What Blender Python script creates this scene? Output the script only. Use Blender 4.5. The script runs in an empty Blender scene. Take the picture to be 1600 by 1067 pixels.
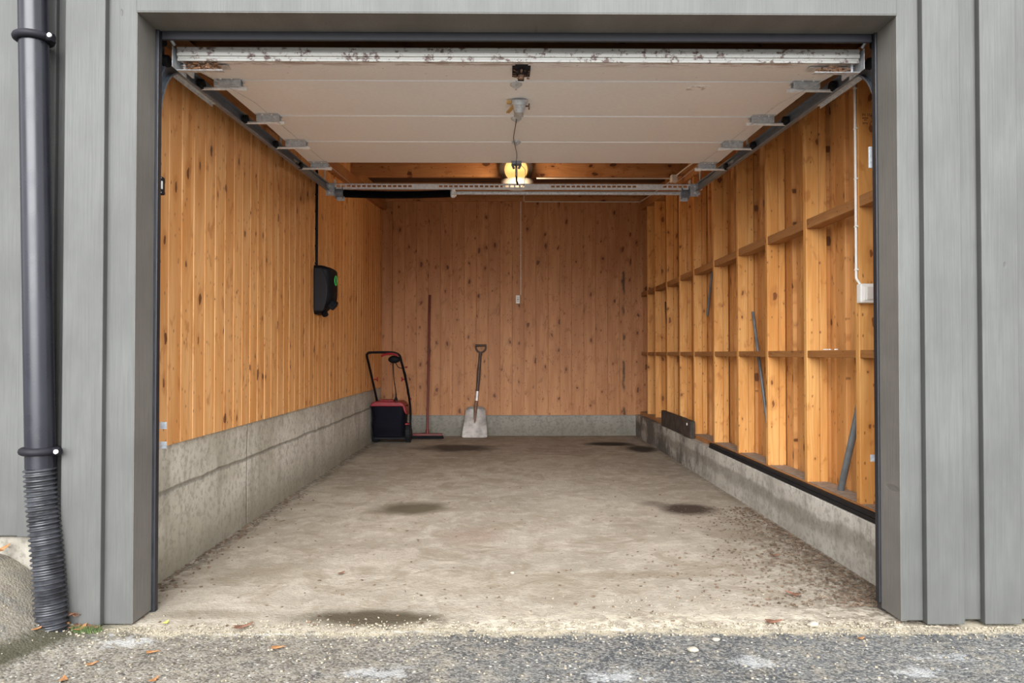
import bpy, math, random
from mathutils import Vector, Matrix, noise as mnoise
random.seed(11)
sc = bpy.context.scene
COL = sc.collection
PI = math.pi

# ------------------------------------------------------------------ helpers
class MB:
    def __init__(s): s.v = []; s.f = []
    def add(s, vs, fs):
        n = len(s.v); s.v += [tuple(p) for p in vs]; s.f += [tuple(i + n for i in f) for f in fs]; return s
    def box(s, x0, x1, y0, y1, z0, z1):
        return s.add([(x0,y0,z0),(x1,y0,z0),(x1,y1,z0),(x0,y1,z0),(x0,y0,z1),(x1,y0,z1),(x1,y1,z1),(x0,y1,z1)],
                     [(0,3,2,1),(4,5,6,7),(0,1,5,4),(1,2,6,5),(2,3,7,6),(3,0,4,7)])
    def obox(s, c, size, rot=None):
        n = len(s.v); a, b, d = [q/2 for q in size]
        s.box(-a, a, -b, b, -d, d)
        R = rot if rot else Matrix.Identity(3)
        for i in range(n, len(s.v)): s.v[i] = tuple(R @ Vector(s.v[i]) + Vector(c))
        return s
    def prism(s, poly, a0, a1, f):
        """poly of (p,q) extruded from a0 to a1 ; f(p,q,a)->xyz"""
        n = len(poly)
        vs = [f(p, q, a0) for p, q in poly] + [f(p, q, a1) for p, q in poly]
        fs = [(i, (i+1) % n, n + (i+1) % n, n + i) for i in range(n)]
        fs += [tuple(range(n))[::-1], tuple(range(n, 2*n))]
        return s.add(vs, fs)
    def tube(s, pts, r, n=12, caps=True):
        pts = [Vector(p) for p in pts]; m = len(pts)
        rs = r if isinstance(r, (list, tuple)) else [r]*m
        vs = []; prev = None
        for i, p in enumerate(pts):
            t = (pts[min(i+1, m-1)] - pts[max(i-1, 0)]).normalized()
            if prev is None:
                ref = Vector((0,0,1)) if abs(t.z) < .9 else Vector((1,0,0))
                a = t.cross(ref).normalized()
            else:
                a = (prev - t*prev.dot(t)).normalized()
            prev = a; b = t.cross(a)
            for k in range(n):
                w = 2*PI*k/n
                vs.append(p + (a*math.cos(w) + b*math.sin(w))*rs[i])
        fs = [(i*n+k, i*n+(k+1) % n, (i+1)*n+(k+1) % n, (i+1)*n+k) for i in range(m-1) for k in range(n)]
        if caps: fs += [tuple(range(n))[::-1], tuple((m-1)*n + k for k in range(n))]
        return s.add(vs, fs)
    def lathe(s, prof, org, axis, n=28):
        """prof list of (r, h) along axis"""
        ax = Vector(axis).normalized(); ref = Vector((0,0,1)) if abs(ax.z) < .9 else Vector((1,0,0))
        a = ax.cross(ref).normalized(); b = ax.cross(a); o = Vector(org); vs = []
        for r, h in prof:
            for k in range(n):
                w = 2*PI*k/n; vs.append(o + ax*h + (a*math.cos(w) + b*math.sin(w))*max(r, 1e-5))
        m = len(prof)
        fs = [(i*n+k, i*n+(k+1) % n, (i+1)*n+(k+1) % n, (i+1)*n+k) for i in range(m-1) for k in range(n)]
        fs += [tuple(range(n))[::-1], tuple((m-1)*n + k for k in range(n))]
        return s.add(vs, fs)
    def sphere(s, c, r, sx=1, sy=1, sz=1, n=14):
        prof = [(r*math.sin(PI*i/8), -r*math.cos(PI*i/8)) for i in range(9)]
        k0 = len(s.v); s.lathe(prof, (0,0,0), (0,0,1), n)
        for i in range(k0, len(s.v)):
            p = s.v[i]; s.v[i] = (p[0]*sx+c[0], p[1]*sy+c[1], p[2]*sz+c[2])
        return s
    def build(s, name, mat, parent=None, smooth=False, bevel=0, seg=2):
        me = bpy.data.meshes.new(name); me.from_pydata(s.v, [], s.f)
        import bmesh
        b = bmesh.new(); b.from_mesh(me); bmesh.ops.recalc_face_normals(b, faces=b.faces); b.to_mesh(me); b.free()
        me.materials.append(mat)
        o = bpy.data.objects.new(name, me); COL.objects.link(o)
        if smooth:
            for p in me.polygons: p.use_smooth = True
            try: me.set_sharp_from_angle(angle=math.radians(40))
            except Exception: pass
        if parent is not None:
            o.parent = parent
            o.matrix_parent_inverse = parent.matrix_world.inverted() if not parent.get('_local') else Matrix.Identity(4)
        if bevel:
            m = o.modifiers.new('bevel', 'BEVEL'); m.width = bevel; m.segments = seg; m.limit_method = 'ANGLE'
        return o

def tag(o, label=None, cat=None, group=None, kind=None):
    if label: o['label'] = label
    if cat: o['category'] = cat
    if group: o['group'] = group
    if kind: o['kind'] = kind
    return o
def thing(name, loc, label=None, cat=None, group=None, kind=None):
    o = bpy.data.objects.new(name, None); COL.objects.link(o); o.location = loc
    o.empty_display_size = .05
    o.matrix_world = Matrix.Translation(loc)
    return tag(o, label, cat, group, kind)
def spline(pts, n=8):
    """catmull-rom"""
    P = [Vector(p) for p in pts]; P = [P[0]*2-P[1]] + P + [P[-1]*2-P[-2]]; out = []
    for i in range(1, len(P)-2):
        for k in range(n):
            t = k/n; a, b, c, d = P[i-1:i+3]
            out.append(.5*((2*b) + (c-a)*t + (2*a-5*b+4*c-d)*t*t + (-a+3*b-3*c+d)*t**3))
    out.append(P[-2]); return out

# ------------------------------------------------------------------ node helper
class NT:
    def __init__(s, name):
        s.m = bpy.data.materials.new(name); s.m.use_nodes = True
        s.n = s.m.node_tree.nodes; s.l = s.m.node_tree.links
        s.b = s.n['Principled BSDF']
    def new(s, t, **k):
        o = s.n.new(t)
        for a, b in k.items(): setattr(o, a, b)
        return o
    def put(s, inp, v):
        if v is None: return
        if isinstance(v, bpy.types.NodeSocket): s.l.new(v, inp)
        else:
            try: inp.default_value = v
            except Exception: inp.default_value = (*v, 1)
    def math(s, op, a, b=None, c=None, clamp=False):
        o = s.new('ShaderNodeMath', operation=op, use_clamp=clamp)
        for i, q in enumerate((a, b, c)): s.put(o.inputs[i], q)
        return o.outputs[0]
    def sep(s, v):
        o = s.new('ShaderNodeSeparateXYZ'); s.put(o.inputs[0], v); return o.outputs
    def comb(s, x, y, z):
        o = s.new('ShaderNodeCombineXYZ')
        for i, q in enumerate((x, y, z)): s.put(o.inputs[i], q)
        return o.outputs[0]
    def noise(s, v, scale=5, detail=3, rough=.5, dist=0):
        o = s.new('ShaderNodeTexNoise'); s.put(o.inputs['Vector'], v)
        o.inputs['Scale'].default_value = scale; o.inputs['Detail'].default_value = detail
        o.inputs['Roughness'].default_value = rough; o.inputs['Distortion'].default_value = dist
        return o.outputs['Fac']
    def voro(s, v, scale=5, feat='F1', rnd=1.0):
        o = s.new('ShaderNodeTexVoronoi', feature=feat); s.put(o.inputs['Vector'], v)
        o.inputs['Scale'].default_value = scale; o.inputs['Randomness'].default_value = rnd
        return o.outputs
    def white(s, v, dim='1D'):
        o = s.new('ShaderNodeTexWhiteNoise', noise_dimensions=dim)
        s.put(o.inputs['W' if dim == '1D' else 'Vector'], v); return o.outputs
    def step(s, v, a, b, lo=0., hi=1.):
        o = s.new('ShaderNodeMapRange', interpolation_type='SMOOTHSTEP'); s.put(o.inputs[0], v)
        for i, q in enumerate((a, b, lo, hi)): s.put(o.inputs[i+1], q)
        return o.outputs[0]
    def mix(s, f, a, b, mode='MIX'):
        o = s.new('ShaderNodeMix', data_type='RGBA', blend_type=mode); s.put(o.inputs[0], f)
        s.put(o.inputs[6], a if isinstance(a, bpy.types.NodeSocket) else (*a[:3], 1))
        s.put(o.inputs[7], b if isinstance(b, bpy.types.NodeSocket) else (*b[:3], 1))
        return o.outputs[2]
    def bump(s, h, strength=.3, dist=.01):
        o = s.new('ShaderNodeBump'); o.inputs['Strength'].default_value = strength
        o.inputs['Distance'].default_value = dist; s.put(o.inputs['Height'], h)
        s.l.new(o.outputs[0], s.b.inputs['Normal'])
    def obj(s): return s.new('ShaderNodeTexCoord').outputs['Object']
    def rnd(s): return s.new('ShaderNodeObjectInfo').outputs['Random']
    def fin(s, col, rough=.6, metal=0., spec=None):
        s.put(s.b.inputs['Base Color'], col if isinstance(col, bpy.types.NodeSocket) else (*col[:3], 1))
        s.put(s.b.inputs['Roughness'], rough); s.put(s.b.inputs['Metallic'], metal)
        if spec is not None: s.b.inputs['Specular IOR Level'].default_value = spec
        return s.m

def wood(name, U, L, bw, off, base, light, dark, knot_r=1.0, tintvar=.35, perobj=False, rough=.55, darken=0, smudge=0., stain=None):
    """U: across axis index, L: along axis index"""
    t = NT(name); o = t.sep(t.obj()); u, l = o[U], o[L]
    third = o[3-U-L]
    if bw:
        bi = t.math('FLOOR', t.math('DIVIDE', t.math('SUBTRACT', u, off), bw))
    else: bi = t.math('FLOOR', t.math('MULTIPLY', t.rnd(), 977.))
    if perobj: bi = t.math('ADD', bi, t.math('MULTIPLY', t.rnd(), 331.))
    w = t.white(bi); r1 = w[0]; wc = t.sep(w[1])
    ll = t.math('ADD', l, t.math('MULTIPLY', r1, 17.3)); uu = t.math('ADD', u, t.math('MULTIPLY', wc[1], 9.1))
    if not bw: uu = t.math('ADD', uu, third)
    # growth rings drawn out along the board
    warp = t.noise(t.comb(t.math('MULTIPLY', uu, 9.), t.math('MULTIPLY', ll, .9), r1), 1, 2, .5)
    rings = t.math('SINE', t.math('ADD', t.math('MULTIPLY', uu, 260.), t.math('MULTIPLY', warp, 75.)))
    rings = t.math('MULTIPLY_ADD', rings, .5, .5)
    fine = t.noise(t.comb(t.math('MULTIPLY', uu, 160.), t.math('MULTIPLY', ll, 3.), 0.), 1, 4, .6)
    blotch = t.noise(t.comb(t.math('MULTIPLY', uu, 14.), t.math('MULTIPLY', ll, 1.6), r1), 1, 3, .55)
    c = t.mix(t.step(blotch, .35, .68), base, light)
    dk = tuple(b*.72 for b in base)
    c = t.mix(t.math('MULTIPLY', t.math('POWER', rings, 2.2), .34), c, dk)
    c = t.mix(t.step(fine, .5, .8, 0, .35), c, dk)
    # board to board tint
    c = t.mix(t.math('MULTIPLY', wc[2], tintvar), c, tuple(b*k for b, k in zip(base, (.66, .56, .5))))
    c = t.mix(t.math('MULTIPLY', wc[0], tintvar*.6), c, light)
    # knots
    kw = t.math('MULTIPLY_ADD', t.noise(t.comb(t.math('MULTIPLY', uu, 30.), t.math('MULTIPLY', ll, 14.), 2.), 1, 2), .35, 0.)
    vec = t.comb(t.math('ADD', t.math('MULTIPLY', uu, 12.), kw), t.math('ADD', t.math('MULTIPLY', ll, 6.2), kw), t.math('MULTIPLY', bi, 3.3))
    vo = t.new('ShaderNodeTexVoronoi', voronoi_dimensions='2D'); t.put(vo.inputs['Vector'], vec); vo.inputs['Scale'].default_value = 1.
    kr = t.sep(vo.outputs['Color'])
    size = t.math('MULTIPLY', t.math('POWER', kr[0], 2.8), (.165)*knot_r)
    size = t.math('MULTIPLY', size, t.math('GREATER_THAN', kr[1], .30))
    d = vo.outputs['Distance']
    core = t.step(t.math('SUBTRACT', d, size), -.015, .02, 1., 0.)
    halo = t.step(t.math('SUBTRACT', d, t.math('MULTIPLY', size, 2.6)), -.10, .08, .32, 0.)
    halo = t.math('MULTIPLY', halo, t.math('GREATER_THAN', size, .012))
    c = t.mix(halo, c, tuple(b*k for b, k in zip(base, (.55, .42, .34))))
    c = t.mix(t.math('MULTIPLY', core, .9), c, dark)
    # pin knots and little dashes
    v3 = t.comb(t.math('ADD', t.math('MULTIPLY', uu, 26.), kw), t.math('MULTIPLY', ll, 13.), t.math('MULTIPLY', bi, 1.7))
    v3n = t.new('ShaderNodeTexVoronoi', voronoi_dimensions='2D'); t.put(v3n.inputs['Vector'], v3); v3n.inputs['Scale'].default_value = 1.
    k3 = t.sep(v3n.outputs['Color'])
    pin = t.math('MULTIPLY', t.step(v3n.outputs['Distance'], .04, .13, 1., 0.), t.math('GREATER_THAN', k3[0], .72))
    c = t.mix(t.math('MULTIPLY', pin, .75), c, dark)
    # whorl shading: short sideways-drawn figures
    wh = t.noise(t.comb(t.math('MULTIPLY', uu, 16.), t.math('ADD', t.math('MULTIPLY', ll, 11.), t.math('MULTIPLY', warp, 3.)), t.math('MULTIPLY', bi, .7)), 1, 3, .6)
    c = t.mix(t.step(wh, .58, .72, 0, .55), c, tuple(b*k for b, k in zip(base, (.55, .42, .34))))
    if stain is not None:
        sd = t.math('ABSOLUTE', t.math('ADD', t.math('SUBTRACT', u, stain), t.math('MULTIPLY', t.math('SUBTRACT', t.noise(t.comb(0., 0., t.math('MULTIPLY', l, 2.)), 3, 4), .5), .05)))
        sm_ = t.math('MULTIPLY', t.step(sd, .004, .022, 1, 0), t.step(t.noise(t.comb(u, 0., l), 5, 3, .6), .38, .56))
        c = t.mix(t.math('MULTIPLY', t.math('MULTIPLY', sm_, t.step(l, 2.05, 1.8)), .85), c, (.035, .02, .012))
    if smudge:
        vs = t.comb(t.math('ADD', t.math('MULTIPLY', uu, 7.), t.math('MULTIPLY', kw, 3)), t.math('ADD', t.math('MULTIPLY', ll, 5.2), t.math('MULTIPLY', kw, 1.8)), bi)
        sm = t.noise(vs, 1.3, 4, .65)
        c = t.mix(t.step(sm, .56, .8, 0, smudge), c, tuple(b*k for b, k in zip(base, (.4, .3, .22))))
    t.bump(t.math('ADD', t.math('MULTIPLY', rings, .4), fine), .18, .002)
    return t.fin(c, t.step(fine, .2, .9, rough-.08, rough+.12), spec=.35), t

PB, PL, PD = (.68, .305, .092), (.86, .49, .21), (.11, .036, .012)
M_left, _ = wood('pine_left', 1, 2, .118, 2.6, PB, PL, PD, .95, .3)
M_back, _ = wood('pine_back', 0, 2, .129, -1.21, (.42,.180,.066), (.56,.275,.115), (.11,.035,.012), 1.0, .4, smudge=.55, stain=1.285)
M_right, _ = wood('pine_right', 1, 2, .105, 2.62, (.54,.235,.062), (.70,.37,.14), PD, 1.0, .5, smudge=.35)
M_stud, _ = wood('pine_stud', 0, 2, 0, 0, (.62,.275,.068), (.76,.41,.14), (.17,.055,.016), 1.0, .22)
M_nog, _ = wood('pine_nogging', 0, 1, 0, 0, (.33,.14,.042), (.43,.21,.075), (.13,.04,.012), .9, .3)
M_purlin, _ = wood('pine_purlin', 2, 0, 0, 0, (.46,.20,.075), (.55,.27,.11), (.09,.03,.012), 1.2, .3)
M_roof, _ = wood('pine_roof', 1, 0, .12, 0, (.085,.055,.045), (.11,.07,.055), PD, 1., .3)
M_plate, _ = wood('pine_plate', 2, 1, 0, 0, (.42,.185,.07), (.5,.25,.10), (.11,.035,.012), 1., .3)

def paint(name, col, U=0):
    t = NT(name); o = t.sep(t.obj())
    g = t.noise(t.comb(t.math('MULTIPLY', o[0], 150.), t.math('MULTIPLY', o[1], 150.), t.math('MULTIPLY', o[2], 5.)), 1, 4, .6)
    big = t.noise(t.comb(t.math('MULTIPLY', o[0], 3.), o[1], t.math('MULTIPLY', o[2], 1.3)), 1.6, 4, .6)
    c = t.mix(t.step(big, .3, .75), tuple(q*.80 for q in col), tuple(q*1.16 for q in col))
    c = t.mix(t.step(g, .42, .66, 0, .4), c, tuple(q*.76 for q in col))
    v = t.voro(t.comb(t.math('MULTIPLY', o[0], 9.), o[1], t.math('MULTIPLY', o[2], 4.)), 1.)
    k = t.math('MULTIPLY', t.step(v['Distance'], .03, .055, 1, 0), t.math('GREATER_THAN', t.sep(v['Color'])[0], .6))
    c = t.mix(t.math('MULTIPLY', k, .35), c, tuple(q*.55 for q in col))
    t.bump(t.math('ADD', g, t.math('MULTIPLY', k, -1.2)), .55, .002)
    return t.fin(c, .58, spec=.4)
M_paint = paint('grey_paint', (.080, .081, .076))
M_reveal_lit = paint('grey_paint_reveal_lit', (.150, .143, .130))  # same grey as the boards, lightened in the colour to stand in for light

def concrete(name, c0, c1, seam=None, dirt=0., vseams=(), ax=1, lowdirt=.5, farstain=None):
    t = NT(name); P = t.obj(); o = t.sep(P); a = o[ax]; z = o[2]
    n1 = t.noise(P, 3.2, 6, .62); n2 = t.noise(P, 40, 4, .6)
    streak = t.noise(t.comb(t.math('MULTIPLY', a, 9.), t.math('MULTIPLY', z, 2.), 0.), 1, 4, .6)
    c = t.mix(t.step(n1, .32, .68), c0, c1)
    c = t.mix(t.step(streak, .48, .70, 0, .45), c, tuple(q*.6 for q in c0))
    c = t.mix(t.step(n2, .46, .66, 0, .6), c, tuple(q*.6 for q in c0))
    pit = t.step(t.voro(P, 34.)['Distance'], .05, .12, 1, 0)
    low = t.math('MULTIPLY', t.step(t.math('ADD', z, t.math('MULTIPLY', n1, -.28)), -.12, .12, 1, 0), lowdirt)
    c = t.mix(low, c, tuple(q*k for q, k in zip(c0, (.42,.4,.33))))
    c = t.mix(t.math('MULTIPLY', pit, .4), c, tuple(q*.4 for q in c0))
    h = t.math('ADD', t.math('MULTIPLY', n2, .5), t.math('MULTIPLY', n1, 1.))
    if seam:
        zs = t.math('ADD', z, t.math('MULTIPLY', t.math('SUBTRACT', t.noise(P, 5, 5, .7), .5), .035))
        sd = t.math('ABSOLUTE', t.math('SUBTRACT', zs, seam))
        m = t.step(sd, .002, .014, 1, 0); c = t.mix(t.math('MULTIPLY', m, .6), c, tuple(q*.35 for q in c0))
        h = t.math('SUBTRACT', h, t.math('MULTIPLY', m, 1.5))
    for vs in vseams:
        aa = t.math('ADD', a, t.math('MULTIPLY', t.math('SUBTRACT', t.noise(P, 7, 4, .7), .5), .05))
        m = t.step(t.math('ABSOLUTE', t.math('SUBTRACT', aa, vs)), .001, .012, 1, 0)
        c = t.mix(t.math('MULTIPLY', m, .45), c, tuple(q*.4 for q in c0)); h = t.math('SUBTRACT', h, m)
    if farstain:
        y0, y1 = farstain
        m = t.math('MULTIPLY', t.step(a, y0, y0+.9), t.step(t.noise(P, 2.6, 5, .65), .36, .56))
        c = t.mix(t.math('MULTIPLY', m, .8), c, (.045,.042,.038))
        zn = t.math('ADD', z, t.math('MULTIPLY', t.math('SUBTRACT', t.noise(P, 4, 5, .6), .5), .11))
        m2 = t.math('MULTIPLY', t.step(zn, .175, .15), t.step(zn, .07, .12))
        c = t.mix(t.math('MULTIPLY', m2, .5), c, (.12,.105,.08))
    t.bump(h, .6, .006)
    return t.fin(c, .85, spec=.25)
M_conL = concrete('concrete_left', (.42,.39,.32), (.62,.59,.52), seam=.345, vseams=(3.9, 5.9), lowdirt=.7)
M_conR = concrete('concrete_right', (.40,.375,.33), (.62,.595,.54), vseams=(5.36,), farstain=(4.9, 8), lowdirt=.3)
M_conB = concrete('concrete_back', (.27,.255,.22), (.37,.35,.31), ax=0, lowdirt=.5)
M_conF = concrete('concrete_foundation', (.17,.155,.125), (.27,.25,.21), ax=0, lowdirt=.2)

def floor_mat():
    t = NT('garage_floor_concrete'); P = t.obj(); o = t.sep(P); x, y = o[0], o[1]
    n1 = t.noise(P, 1.3, 6, .6, .4); n2 = t.noise(P, 9, 6, .68); n3 = t.noise(P, 90, 3, .6)
    base = t.mix(t.step(n1, .33, .66), (.285,.248,.195), (.375,.332,.268))
    base = t.mix(t.step(n2, .46, .64, 0, .55), base, (.47,.425,.35))
    base = t.mix(t.step(t.noise(P, 4, 8, .75, 1.), .48, .62, 0, .7), base, (.235,.195,.14))
    base = t.mix(t.step(n3, .5, .72, 0, .6), base, (.23,.205,.17))
    # pale sanded fringe by the threshold
    yy = t.math('ADD', y, t.math('MULTIPLY', t.math('SUBTRACT', n2, .5), .25))
    fr = t.math('MULTIPLY', t.step(yy, 2.62, 2.46), t.step(t.noise(P, 16, 5, .7), .42, .6))
    fr = t.math('MULTIPLY', fr, t.step(x, -.9, .1))
    base = t.mix(t.math('MULTIPLY', fr, .8), base, (.60,.54,.43))
    # earth in the right corner and along the walls
    ne = t.noise(P, 22, 5, .75)
    e = t.math('MULTIPLY', t.step(t.math('SUBTRACT', x, t.math('MULTIPLY', t.math('SUBTRACT', y, 2.6), .16)), .72, 1.36), t.step(y, 4.6, 3.2))
    e = t.math('MULTIPLY', e, t.step(ne, .46, .56)); base = t.mix(t.math('MULTIPLY', e, .8), base, (.12,.095,.07))
    e2 = t.math('MULTIPLY', t.step(x, -1.22, -1.31), t.step(ne, .42, .54)); base = t.mix(t.math('MULTIPLY', e2, .8), base, (.12,.10,.075))
    e3 = t.math('MULTIPLY', t.step(x, 1.34, 1.40), t.step(ne, .4, .54)); base = t.mix(t.math('MULTIPLY', e3, .6), base, (.15,.12,.09))
    nd = t.math('MULTIPLY', t.math('SUBTRACT', t.noise(P, 3.5, 5, .65), .5), 1.1)
    S = [(-.46,7.05,.42,.28,.92,(.05,.038,.03)), (1.02,7.35,.24,.20,1.,(.02,.016,.013)), (1.27,6.95,.16,.30,.95,(.025,.02,.016)), (-.53,4.32,.22,.19,.9,(.085,.068,.04)),
         (1.05,4.27,.17,.15,1.,(.05,.036,.027)), (.88,4.42,.09,.09,.5,(.08,.06,.045)), (-.46,2.525,.30,.085,1.,(.075,.06,.038)), (-1.0,2.56,.22,.05,.5,(.15,.12,.08)), (-.95,3.05,.2,.16,.35,(.2,.17,.11)), (-.15,3.65,.17,.2,.35,(.17,.08,.055)), (.55,3.0,.4,.05,.4,(.2,.16,.11)), (.03,2.9,.5,.2,.22,(.22,.18,.12))]
    for cx, cy, rx, ry, k, col in S:
        dx = t.math('DIVIDE', t.math('SUBTRACT', x, cx), rx); dy = t.math('DIVIDE', t.math('SUBTRACT', y, cy), ry)
        d = t.math('SQRT', t.math('ADD', t.math('MULTIPLY', dx, dx), t.math('MULTIPLY', dy, dy)))
        m = t.step(t.math('ADD', d, nd), .45, 1.25, k, 0.); base = t.mix(m, base, col)
    # twig and leaf crumbs
    sp = t.voro(t.comb(t.math('MULTIPLY', x, 14.), t.math('MULTIPLY', y, 14.), 0.), 1.)
    m = t.math('MULTIPLY', t.step(sp['Distance'], .03, .08, 1, 0), t.math('GREATER_THAN', t.sep(sp['Color'])[0], .88))
    base = t.mix(t.math('MULTIPLY', m, .75), base, (.09,.06,.045))
    t.bump(t.math('ADD', t.math('MULTIPLY', n2, 1.), t.math('MULTIPLY', n3, .5)), .8, .010)
    return t.fin(base, .82, spec=.25)
M_floor = floor_mat()

def asphalt():
    t = NT('asphalt'); P = t.obj(); o = t.sep(P); x, y, z = o
    n1 = t.noise(P, 2.2, 5, .6, .5); n2 = t.noise(P, 14, 5, .7)
    v = t.voro(P, 150.); vr = t.sep(v['Color'])[0]; v2 = t.voro(P, 75.); vr2 = t.sep(v2['Color'])[0]
    c = t.mix(t.step(n1, .3, .7), (.060,.064,.068), (.125,.128,.125))
    brown = t.math('ADD', t.step(x, .3, -.8), t.math('MULTIPLY', t.step(n2, .45, .65), .6), clamp=True)
    brown = t.math('MULTIPLY', brown, t.step(n1, .2, .48))
    c = t.mix(t.math('MULTIPLY', brown, .8), c, t.mix(t.step(n2, .4, .62), (.15,.125,.092), (.27,.235,.18)))
    c = t.mix(t.step(vr, .45, .9, 0, .55), c, (.30,.285,.26))
    c = t.mix(t.step(vr, .35, .05, 0, .6), c, (.03,.03,.032))
    st = t.math('MULTIPLY', t.step(v2['Distance'], .25, .4, 1, 0), t.math('GREATER_THAN', vr2, .93))
    c = t.mix(t.math('MULTIPLY', st, .9), c, (.50,.48,.43))
    # sand at the slab's edge
    yy = t.math('ADD', y, t.math('MULTIPLY', t.math('SUBTRACT', n2, .5), .12))
    c = t.mix(t.math('MULTIPLY', t.step(yy, 2.36, 2.41), t.step(n2, .3, .5)), c, (.42,.37,.28))
    # mound: brown grit above, moss and dirt at its foot
    zz = t.math('ADD', z, t.math('MULTIPLY', t.math('SUBTRACT', n1, .5), .02))
    c = t.mix(t.math('MULTIPLY', t.step(zz, .03, .07), .7), c, t.mix(t.step(n2, .4, .6), (.155,.135,.105), (.07,.068,.065)))
    c = t.mix(t.math('MULTIPLY', t.math('MULTIPLY', t.step(zz, .003, .014), t.step(zz, .06, .03)), .9), c, (.045,.042,.024))
    # chalky white spill marks
    for cx, cy, rx, ry in ((-1.17,2.33,.10,.05), (.72,2.17,.09,.05), (1.15,2.1,.09,.04), (.3,2.08,.1,.06), (-.35,2.1,.12,.06), (1.3,2.2,.1,.03), (-.75,2.4,.25,.012), (-.35,2.41,.2,.012)):
        dx = t.math('DIVIDE', t.math('SUBTRACT', x, cx), rx); dy = t.math('DIVIDE', t.math('SUBTRACT', y, cy), ry)
        d = t.math('SQRT', t.math('ADD', t.math('MULTIPLY', dx, dx), t.math('MULTIPLY', dy, dy)))
        m = t.step(t.math('ADD', d, t.math('MULTIPLY', t.math('SUBTRACT', t.noise(P, 22, 6, .85), .5), 6.)), .2, .9, .42, 0.); c = t.mix(m, c, (.55,.56,.56))
    t.bump(t.math('ADD', t.math('MULTIPLY', v['Distance'], -.9), n2), .7, .003)
    return t.fin(c, .8, spec=.3)
M_asph = asphalt()

def simple(name, col, rough=.5, metal=0., var=.12, scale=20, spec=.5, bump=0.):
    t = NT(name); P = t.obj(); n = t.noise(P, scale, 4, .6)
    c = t.mix(t.step(n, .3, .7), tuple(q*(1-var) for q in col), tuple(min(1, q*(1+var)) for q in col))
    if bump: t.bump(n, bump, .003)
    return t.fin(c, t.step(n, .3, .7, max(.05, rough-.07), rough+.07), metal, spec)
M_zinc = simple('galvanised_steel', (.54,.57,.60), .42, .2, .2, 60)
M_track = simple('track_steel', (.20,.23,.27), .42, .25, .2, 40)
M_bright = simple('zinc_bright', (.84,.84,.83), .4, .15, .1, 50)
M_black = simple('black_plastic', (.005,.005,.007), .6, 0, .2, 20, .15)
M_black2 = simple('black_satin_plastic', (.014,.013,.017), .6, 0, .2, 20, .2)
M_rubber = simple('black_rubber', (.012,.012,.013), .7, 0, .25, 20, .25)
M_seal = simple('dark_blue_grey_seal', (.012,.013,.018), .5, 0, .15)
M_white = simple('white_plastic', (.80,.78,.74), .4, 0, .04)
M_whitecable = simple('white_cable', (.72,.66,.58), .5, 0, .06)
M_pipe = simple('downpipe_black_enamel', (.016,.016,.022), .27, 0, .1, 6, .45)
M_red = simple('red_plastic', (.24,.006,.012), .4, 0, .15)
M_redwood = simple('red_painted_wood', (.13,.018,.014), .5, 0, .3, 12)
M_bag = simple('black_bag_fabric', (.003,.003,.007), .7, 0, .4, 9, .12, .6)
M_gshov = simple('scuffed_aluminium', (.46,.44,.42), .5, .55, .25, 14, bump=.2)
M_rusty = simple('rusty_metal', (.22,.13,.085), .7, .4, .5, 90, bump=.3)
M_dwood = simple('dark_brown_handle', (.07,.04,.028), .5, 0, .4, 18)
M_green = simple('green_ring', (.05,.65,.12), .35, 0, .05)
M_brass = simple('yellow_brass', (.62,.40,.14), .4, .5, .15)
M_leafO = simple('orange_leaf', (.33,.155,.06), .7, 0, .25, 60)
M_leafB = simple('brown_leaf', (.16,.075,.045), .75, 0, .35, 60)
M_leafY = simple('yellow_leaf', (.72,.60,.12), .7, 0, .2, 60)
M_stone = simple('pale_stone', (.30,.265,.21), .8, 0, .2, 60)
M_litter = simple('leaf_litter', (.13,.085,.055), .85, 0, .6, 40)
M_litter2 = simple('brown_litter', (.34,.18,.10), .85, 0, .5, 60)
M_moss = simple('moss_green', (.06,.09,.025), .9, 0, .5, 80)
M_gravel = simple('pale_gravel', (.27,.235,.175), .85, 0, .4, 130)
M_ring = simple('lamp_bezel', (.10,.075,.06), .5)
M_lampwhite = simple('lamp_housing_white', (.42,.40,.37), .55, 0, .05)
M_block = simple('grimy_dark_timber', (.06,.046,.038), .8, 0, .5, 14, .3, .5)
M_dust = simple('dusty_sill', (.30,.235,.18), .9, 0, .25, 40)
M_sillwood, _ = wood('pine_sill', 0, 1, 0, 0, (.36,.155,.05), (.46,.22,.08), PD, .8, .2)
M_ink = simple('stamp_ink', (.13,.045,.015), .8)
M_dark = simple('dark_underlay', (.035,.03,.028), .9)

def door_mat():
    t = NT('door_panel_white'); P = t.obj(); o = t.sep(P); x, y, z = o
    n = t.noise(P, 60, 4, .7); s = t.noise(t.comb(t.math('MULTIPLY', x, 6.), t.math('MULTIPLY', y, 18.), 0.), 1, 5, .75)
    c = t.mix(t.step(n, .35, .7), (.89,.89,.90), (.94,.94,.945))
    near = t.step(y, 3.1, 2.7)
    c = t.mix(t.math('MULTIPLY', t.step(t.noise(P, 120, 3, .7), .56, .7), t.math('MULTIPLY', near, .45)), c, (.35,.28,.22))
    rust = t.math('MULTIPLY', t.step(y, 2.82, 2.72), t.step(s, .47, .58))
    c = t.mix(t.math('MULTIPLY', rust, .75), c, (.22,.09,.045))
    sp = t.voro(P, 26.); m = t.math('MULTIPLY', t.step(sp['Distance'], .06, .11, 1, 0), t.math('GREATER_THAN', t.sep(sp['Color'])[0], .9))
    c = t.mix(t.math('MULTIPLY', m, t.step(y, 3.3, 2.8)), c, (.16,.11,.08))
    return t.fin(c, .42, spec=.45)
M_door = door_mat()
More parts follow.
